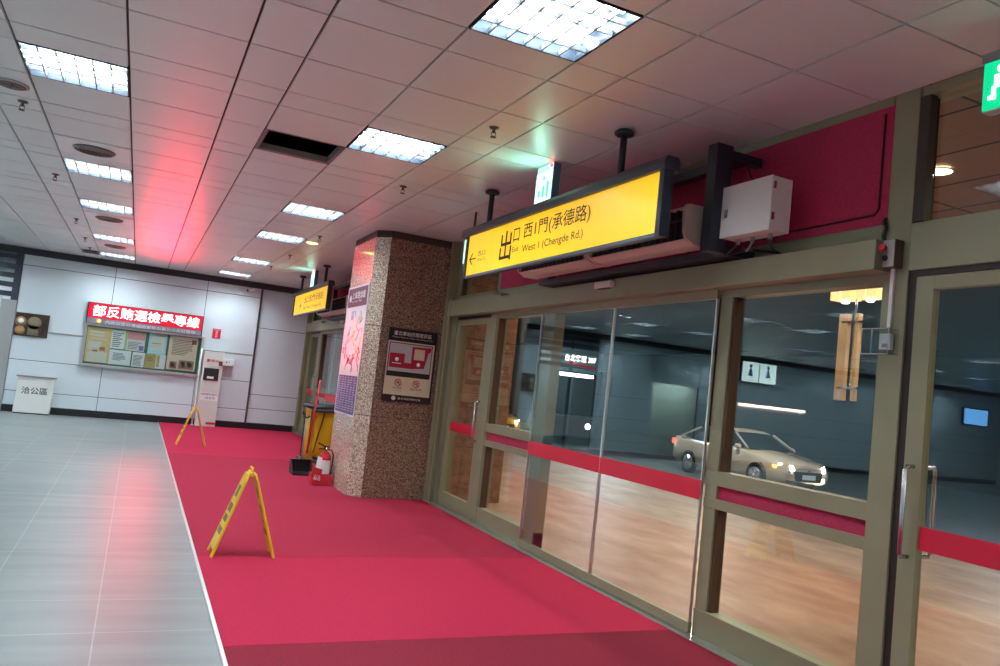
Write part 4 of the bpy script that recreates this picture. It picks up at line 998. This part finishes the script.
# hanging wooden lantern boards
t = thing('wooden_lantern', 'lit wooden board lantern hanging outside behind the near fixed pane', 'lantern', (5.9, 5.3, 3.5))
WOOD = mat('lit_wood', (.62, .42, .20), .5, noise=(5, .15))
for x, y, w_ in ((6.0, 5.32, .10), (6.0, 5.165, .035)):
    b = P(t); b.box(x, x+.05, y-w_/2, y+w_/2, 1.75, 2.57); b.to('board', WOOD, t)
for j, y in enumerate((5.40, 5.27, 5.11, 4.99)):
    b = P(t); b.box(5.95, 6.1, y-.05, y+.05, 2.70, 2.86); b.to('shade', mat('shade_wood', (.75, .48, .22), .5, emit=(1, .55, .22), es=.5), t)
b = P(t); b.tube([(6.03, 5.21, 1.85), (6.03, 5.21, 3.52)], .012, 8); b.box(6.0, 6.05, 5.12, 5.34, 2.48, 2.50); b.box(6.0, 6.05, 5.12, 5.34, 1.86, 1.88); b.box(5.99, 6.05, 4.93, 5.46, 2.86, 2.89); b.to('rod', STEEL, t)
for y in (5.33, 5.05):
    b = P(t); b.lathe([(0, 0), (.035, 0), (.03, -.015), (0, -.02)], (6.02, y, 2.69), 16); b.to('bulb', emis('bulb_cool', (.8, .85, 1), 6), t)

# lit strip, restroom sign and screen deeper in the hall (read in the glazing)
t = thing('restroom_sign', 'lit white sign box with two figures, mirrored in the near fixed pane', 'sign', (-9.9, YF, 2.75))
b = P(t); b.box(-10.7, -9.3, YF-.12, YF-.002, 2.55, 3.2); b.to('housing', NAVY, t)
b = P(t); b.box(-10.68, -10.02, YF-.125, YF-.12, 2.57, 3.18); b.box(-9.98, -9.32, YF-.125, YF-.12, 2.57, 3.18); b.to('lit_face', emis('sign_pale', (.7, .8, .75), 1.5), t)
for x, cc in ((-10.35, (.1, .2, .7)), (-9.65, (.1, .2, .7))):
    b = P(t); b.lathe([(0, 0), (.06, 0), (.06, -.003), (0, -.003)], (x, YF-.126, 3.06), 14, 'Y'); b.prism([(x-.10, YF-.126, 2.75), (x+.10, YF-.126, 2.75), (x+.04, YF-.126, 2.98), (x-.04, YF-.126, 2.98)], (0, -.003, 0)); b.to('figure', mat('figure_blue', cc, .5), t)
t = thing('light_strip', 'long pinkish light strip mirrored in the near fixed pane above the car', 'light', (-10.8, YF, 1.85))
b = P(t); b.box(-12.1, -9.4, YF-.05, YF-.002, 1.82, 1.9); b.to('tube', emis('strip_pink', (1, .62, .5), 6), t)
b = P(t); b.box(-12.12, -9.38, YF-.03, YF-.002, 1.9, 1.93); b.to('bracket', NAVY, t)
t = thing('wall_screen', 'lit blue wall screen mirrored in the glass of the right swing door', 'screen', (-20.5, YF, 2.1))
b = P(t); b.box(-21.2, -19.8, YF-.09, YF-.002, 2.05, 2.7); b.to('casing', BLACK, t)
b = P(t); b.box(-21.15, -19.85, YF-.095, YF-.09, 2.1, 2.66); b.to('display', emis('screen_blue', (.15, .4, .8), 2.2), t)
t = thing('bulletin_papers', 'papers pinned inside the doorway mirrored in the right sliding leaf', 'notice', (-7.3, YF+1.6, 1.2), None)
for x, z, w_, h_ in ((-7.0, 1.55, .35, .45), (-7.4, 1.15, .5, .8), (-6.9, 1.0, .2, .4)):
    b = P(t); b.box(x-w_/2, x+w_/2, YF+1.58, YF+1.598, z, z+h_); b.to('sheet', WHITE, t)

# ---------------------------------------------------------------- vehicles
def loft(b, secs):
    rings = [[b.bm.verts.new(Vector(p)-b.o) for p in s_] for s_ in secs]
    n = len(rings[0])
    for A, B in zip(rings, rings[1:]):
        for k in range(n-1):
            f = b.bm.faces.new((A[k], A[k+1], B[k+1], B[k])); f.smooth = True; f.material_index = b.mi
    for R_ in (rings[0], rings[-1][::-1]):
        f = b.bm.faces.new(R_); f.material_index = b.mi
def make_car(loc, rot, paint, label, tag_lights=True):
    """sedan; local: x across, nose towards -y, wheels on z=0"""
    t = thing('car', label, 'car', loc, 'cars outside the doors', rot); L0_ = Vector((0, 0, 0))
    st = [(-2.28, .42, .62, .66), (-2.22, .28, .70, .78), (-1.95, .20, .78, .86), (-1.35, .18, .90, .90), (-.75, .18, .97, .90), (0, .18, .97, .90), (.8, .18, .98, .90), (1.4, .18, 1.0, .90), (1.9, .22, 1.04, .87), (2.22, .30, 1.02, .80), (2.30, .48, .92, .70)]
    b = MB()
    secs = []
    for y, zb, zt, hw in st:
        s_ = []
        for sx in (-1, 1):
            half = [(hw*.90, zb), (hw, zb+.12), (hw*1.0, zb+(zt-zb)*.55), (hw*.985, zt-.10), (hw*.90, zt-.01)]
            if sx == 1: half = half[::-1]
            s_ += [(sx*a, y, z) for a, z in half]
            if sx == -1: s_.append((0, y, zt+.03))
        secs.append(s_)
    loft(b, secs); body = b.to('body', paint, t)
    # wheel arches
    for sx in (-1, 1):
        for y in (-1.37, 1.35):
            b = MB(); b.lathe([(0, 0), (.37, 0), (.37, .03), (0, .03)], (sx*.885 if sx < 0 else .865, y, .33), 24, 'X'); b.to('wheel_arch', BLACK, t)
            b = MB(); xx = sx*.905-(0 if sx > 0 else 0); b.lathe([(.19, -.02), (.30, -.03), (.325, -.015), (.325, .02), (.30, .04), (.19, .04)], (sx*.90, y, .325), 24, 'X')
            wh = b.to('wheel', mat('tyre', (.02, .02, .02), .7), t)
            b = MB(); b.lathe([(0, 0), (.20, 0), (.20, .02), (0, .02)], (sx*.925-.01, y, .325), 20, 'X')
            for k in range(5):
                a = 2*PI*k/5; c_, s2 = math.cos(a), math.sin(a); xo = sx*.945
                b.prism([(xo, y+c_*.03-s2*.025, .325+s2*.03+c_*.025), (xo, y+c_*.2-s2*.03, .325+s2*.2+c_*.03), (xo, y+c_*.2+s2*.03, .325+s2*.2-c_*.03), (xo, y+c_*.03+s2*.025, .325+s2*.03-c_*.025)], (sx*.008, 0, 0))
            b.to('rim', [mat('rim_alloy', (.40, .40, .42), .3, .8)], wh)
    # cabin
    b = MB()
    cab = [(-.98, .97, .97, .80), (-.30, .97, 1.36, .70), (.05, .97, 1.44, .66), (.65, .97, 1.45, .66), (1.15, .97, 1.36, .66), (1.85, 1.0, 1.04, .72)]
    secs = []
    for y, zb, zt, hw in cab:
        s_ = [(-.84, y, zb), (-hw, y, zt-.02), (-hw*.8, y, zt+.01), (0, y, zt+.02), (hw*.8, y, zt+.01), (hw, y, zt-.02), (.84, y, zb)]
        secs.append(s_)
    loft(b, secs); b.to('cabin_glass', mat('car_glass', (.015, .02, .025), .08, coat=1), t)
    b = MB(); secs = []
    for y, zb, zt, hw in cab[1:5]:
        secs.append([(-hw-.005, y, zt-.03), (-hw*.8, y, zt+.015), (0, y, zt+.028), (hw*.8, y, zt+.015), (hw+.005, y, zt-.03)])
    loft(b, secs); b.to('roof', paint, t)
    for sx in (-1, 1):
        for pts in ([(-.98, .975), (-.30, 1.36)], [(.42, .975), (.45, 1.43)], [(1.85, 1.02), (1.15, 1.36)]):
            b = MB(); (ya, za), (yb, zb_) = pts
            xa = sx*.845; xb = sx*.69
            b.tube([(xa, ya, za), (xb, yb, zb_)], .028, 6); b.to('window_pillar', paint, t)
        b = MB(); b.lathe([(0, -.1), (.06, -.08), (.07, 0), (.06, .06), (0, .08)], (sx*.97, -.72, 1.0), 12, 'Y'); b.to('mirror', paint, t)
        b = MB(); b.prism([(sx*.50, -2.235, .56), (sx*.72, -2.12, .58), (sx*.79, -1.95, .66), (sx*.74, -2.0, .72), (sx*.50, -2.20, .68)], (sx*.03, -.09, 0))
        b.to('headlight', emis('headlamp', (1, .93, .85), 22 if tag_lights else 5), t)
        b = MB(); b.prism([(sx*.80, -2.0, .60), (sx*.85, -1.93, .60), (sx*.85, -1.9, .66), (sx*.80, -1.97, .66)], (sx*.03, -.03, 0)); b.to('indicator', emis('amber', (1, .35, .03), 6), t)
        b = MB(); b.box(sx*.55, sx*.80, 2.24, 2.31, .78, .92); b.to('tail_light', emis('tail_red', (1, .05, .02), 2), t)
    b = MB(); b.prism([(-.42, -2.29, .30), (.42, -2.29, .30), (.50, -2.27, .55), (-.50, -2.27, .55)], (0, -.03, 0)); b.to('grille', BLACK, t)
    b = MB(); b.box(-.22, .22, -2.335, -2.32, .36, .48); b.to('number_plate', WHITE, t)
    b = MB(); b.lathe([(.03, 0), (.05, 0), (.05, -.01), (.03, -.01)], (0, -2.32, .56), 14, 'Y', True); b.to('emblem', STEEL, t)
    return t
make_car((15.85, 17.08, -.3), 0, mat('car_white', (.62, .52, .42), .25, coat=.6), 'white sedan with headlights on, seen through the glass doors')
make_car((12.8, 29.2, -.3), .05, mat('taxi_yellow', (.85, .42, .02), .3, coat=.5), 'yellow taxi partly seen through the pane beside the left swing door', False)

# bus
t = thing('bus', 'city bus with lit destination display seen through the left sliding leaf', 'bus', (15.6, 27, -.3))
X0, X1, YB, ZB = 14.02, 16.42, 26.0, -.3
b = P(t); b.box(X0, X1, YB+.06, YB+11, ZB+.3, ZB+3.72); b.to('body', mat('bus_body', (.10, .16, .17), .35), t, bevel=.12)
b = P(t); b.box(X0+.08, X1-.08, YB, YB+.08, ZB+2.95, ZB+3.65); b.to('display_fascia', mat('fascia', (.10, .15, .15), .3), t, bevel=.04)
b = P(t); b.box(X0+.12, X1-.12, YB-.0, YB+.05, ZB+1.15, ZB+2.8); b.to('windscreen', mat('car_glass', (.015, .02, .025), .08, coat=1), t, bevel=.03)
text('route_lettering', '台北客運 307', (X0+.75, YB-.01, ZB+3.2), (1, 0, 0), U, 1.4, .26, emis('led_white', (1, .9, .85), 3.0), t, .004, .01)
b = P(t); b.prism([(X0+.8, YB-.02, ZB+3.1), (X1-.3, YB-.02, ZB+2.98), (X1-.3, YB-.02, ZB+3.06), (X0+.9, YB-.02, ZB+3.17)], (0, .02, 0)); b.to('red_swoosh', mat('ban_red', (.6, .02, .04), .5), t)
b = P(t); b.box(X0+.3, X1-.3, YB-.012, YB-.001, ZB+2.62, ZB+2.74); b.to('interior_lamp', emis('bus_lamp', (.85, .95, 1), 4), t)
b = P(t); b.box(X0+.05, X1-.05, YB-.02, YB+.06, ZB+.35, ZB+1.1); b.to('bumper', mat('bumper_dark', (.06, .06, .07), .4), t, bevel=.03)
for s_, x in ((-1, X0), (1, X1)):
    b = P(t); b.tube([(x, YB, ZB+2.9), (x+s_*.22, YB-.25, ZB+2.95), (x+s_*.3, YB-.3, ZB+2.7)], .03, 8); b.box(x+s_*.3-.11, x+s_*.3+.11, YB-.36, YB-.26, ZB+2.1, ZB+2.75); b.to('mirror', BLACK, t)
    b = P(t); b.lathe([(0, 0), (.11, 0), (.11, -.02), (0, -.02)], (x-s_*.35, YB-.02, ZB+.75), 16, 'Y'); b.to('headlight', emis('head_dim', (1, .9, .8), 5), t)
for y in (YB+2.2, YB+8):
    for x in (X0-.01, X1-.27):
        b = P(t); b.lathe([(0, 0), (.40, 0), (.48, .04), (.48, .24), (.40, .28), (0, .28)], (x, y, ZB+.48), 24, 'X'); b.to('wheel', mat('tyre', (.02, .02, .02), .7), t)
point_lamp('road_fill', (14.5, 22, 4.4), 120, (.85, .92, 1), .6, 'AREA')  # added fill lights over the road, no fixtures, to brighten the vehicles
point_lamp('road_fill', (12.6, 14.5, 4.3), 80, (1, .9, .75), .6, 'AREA')
point_lamp('road_fill', (16, 9, 4.4), 90, (.85, .92, 1), .6, 'AREA')
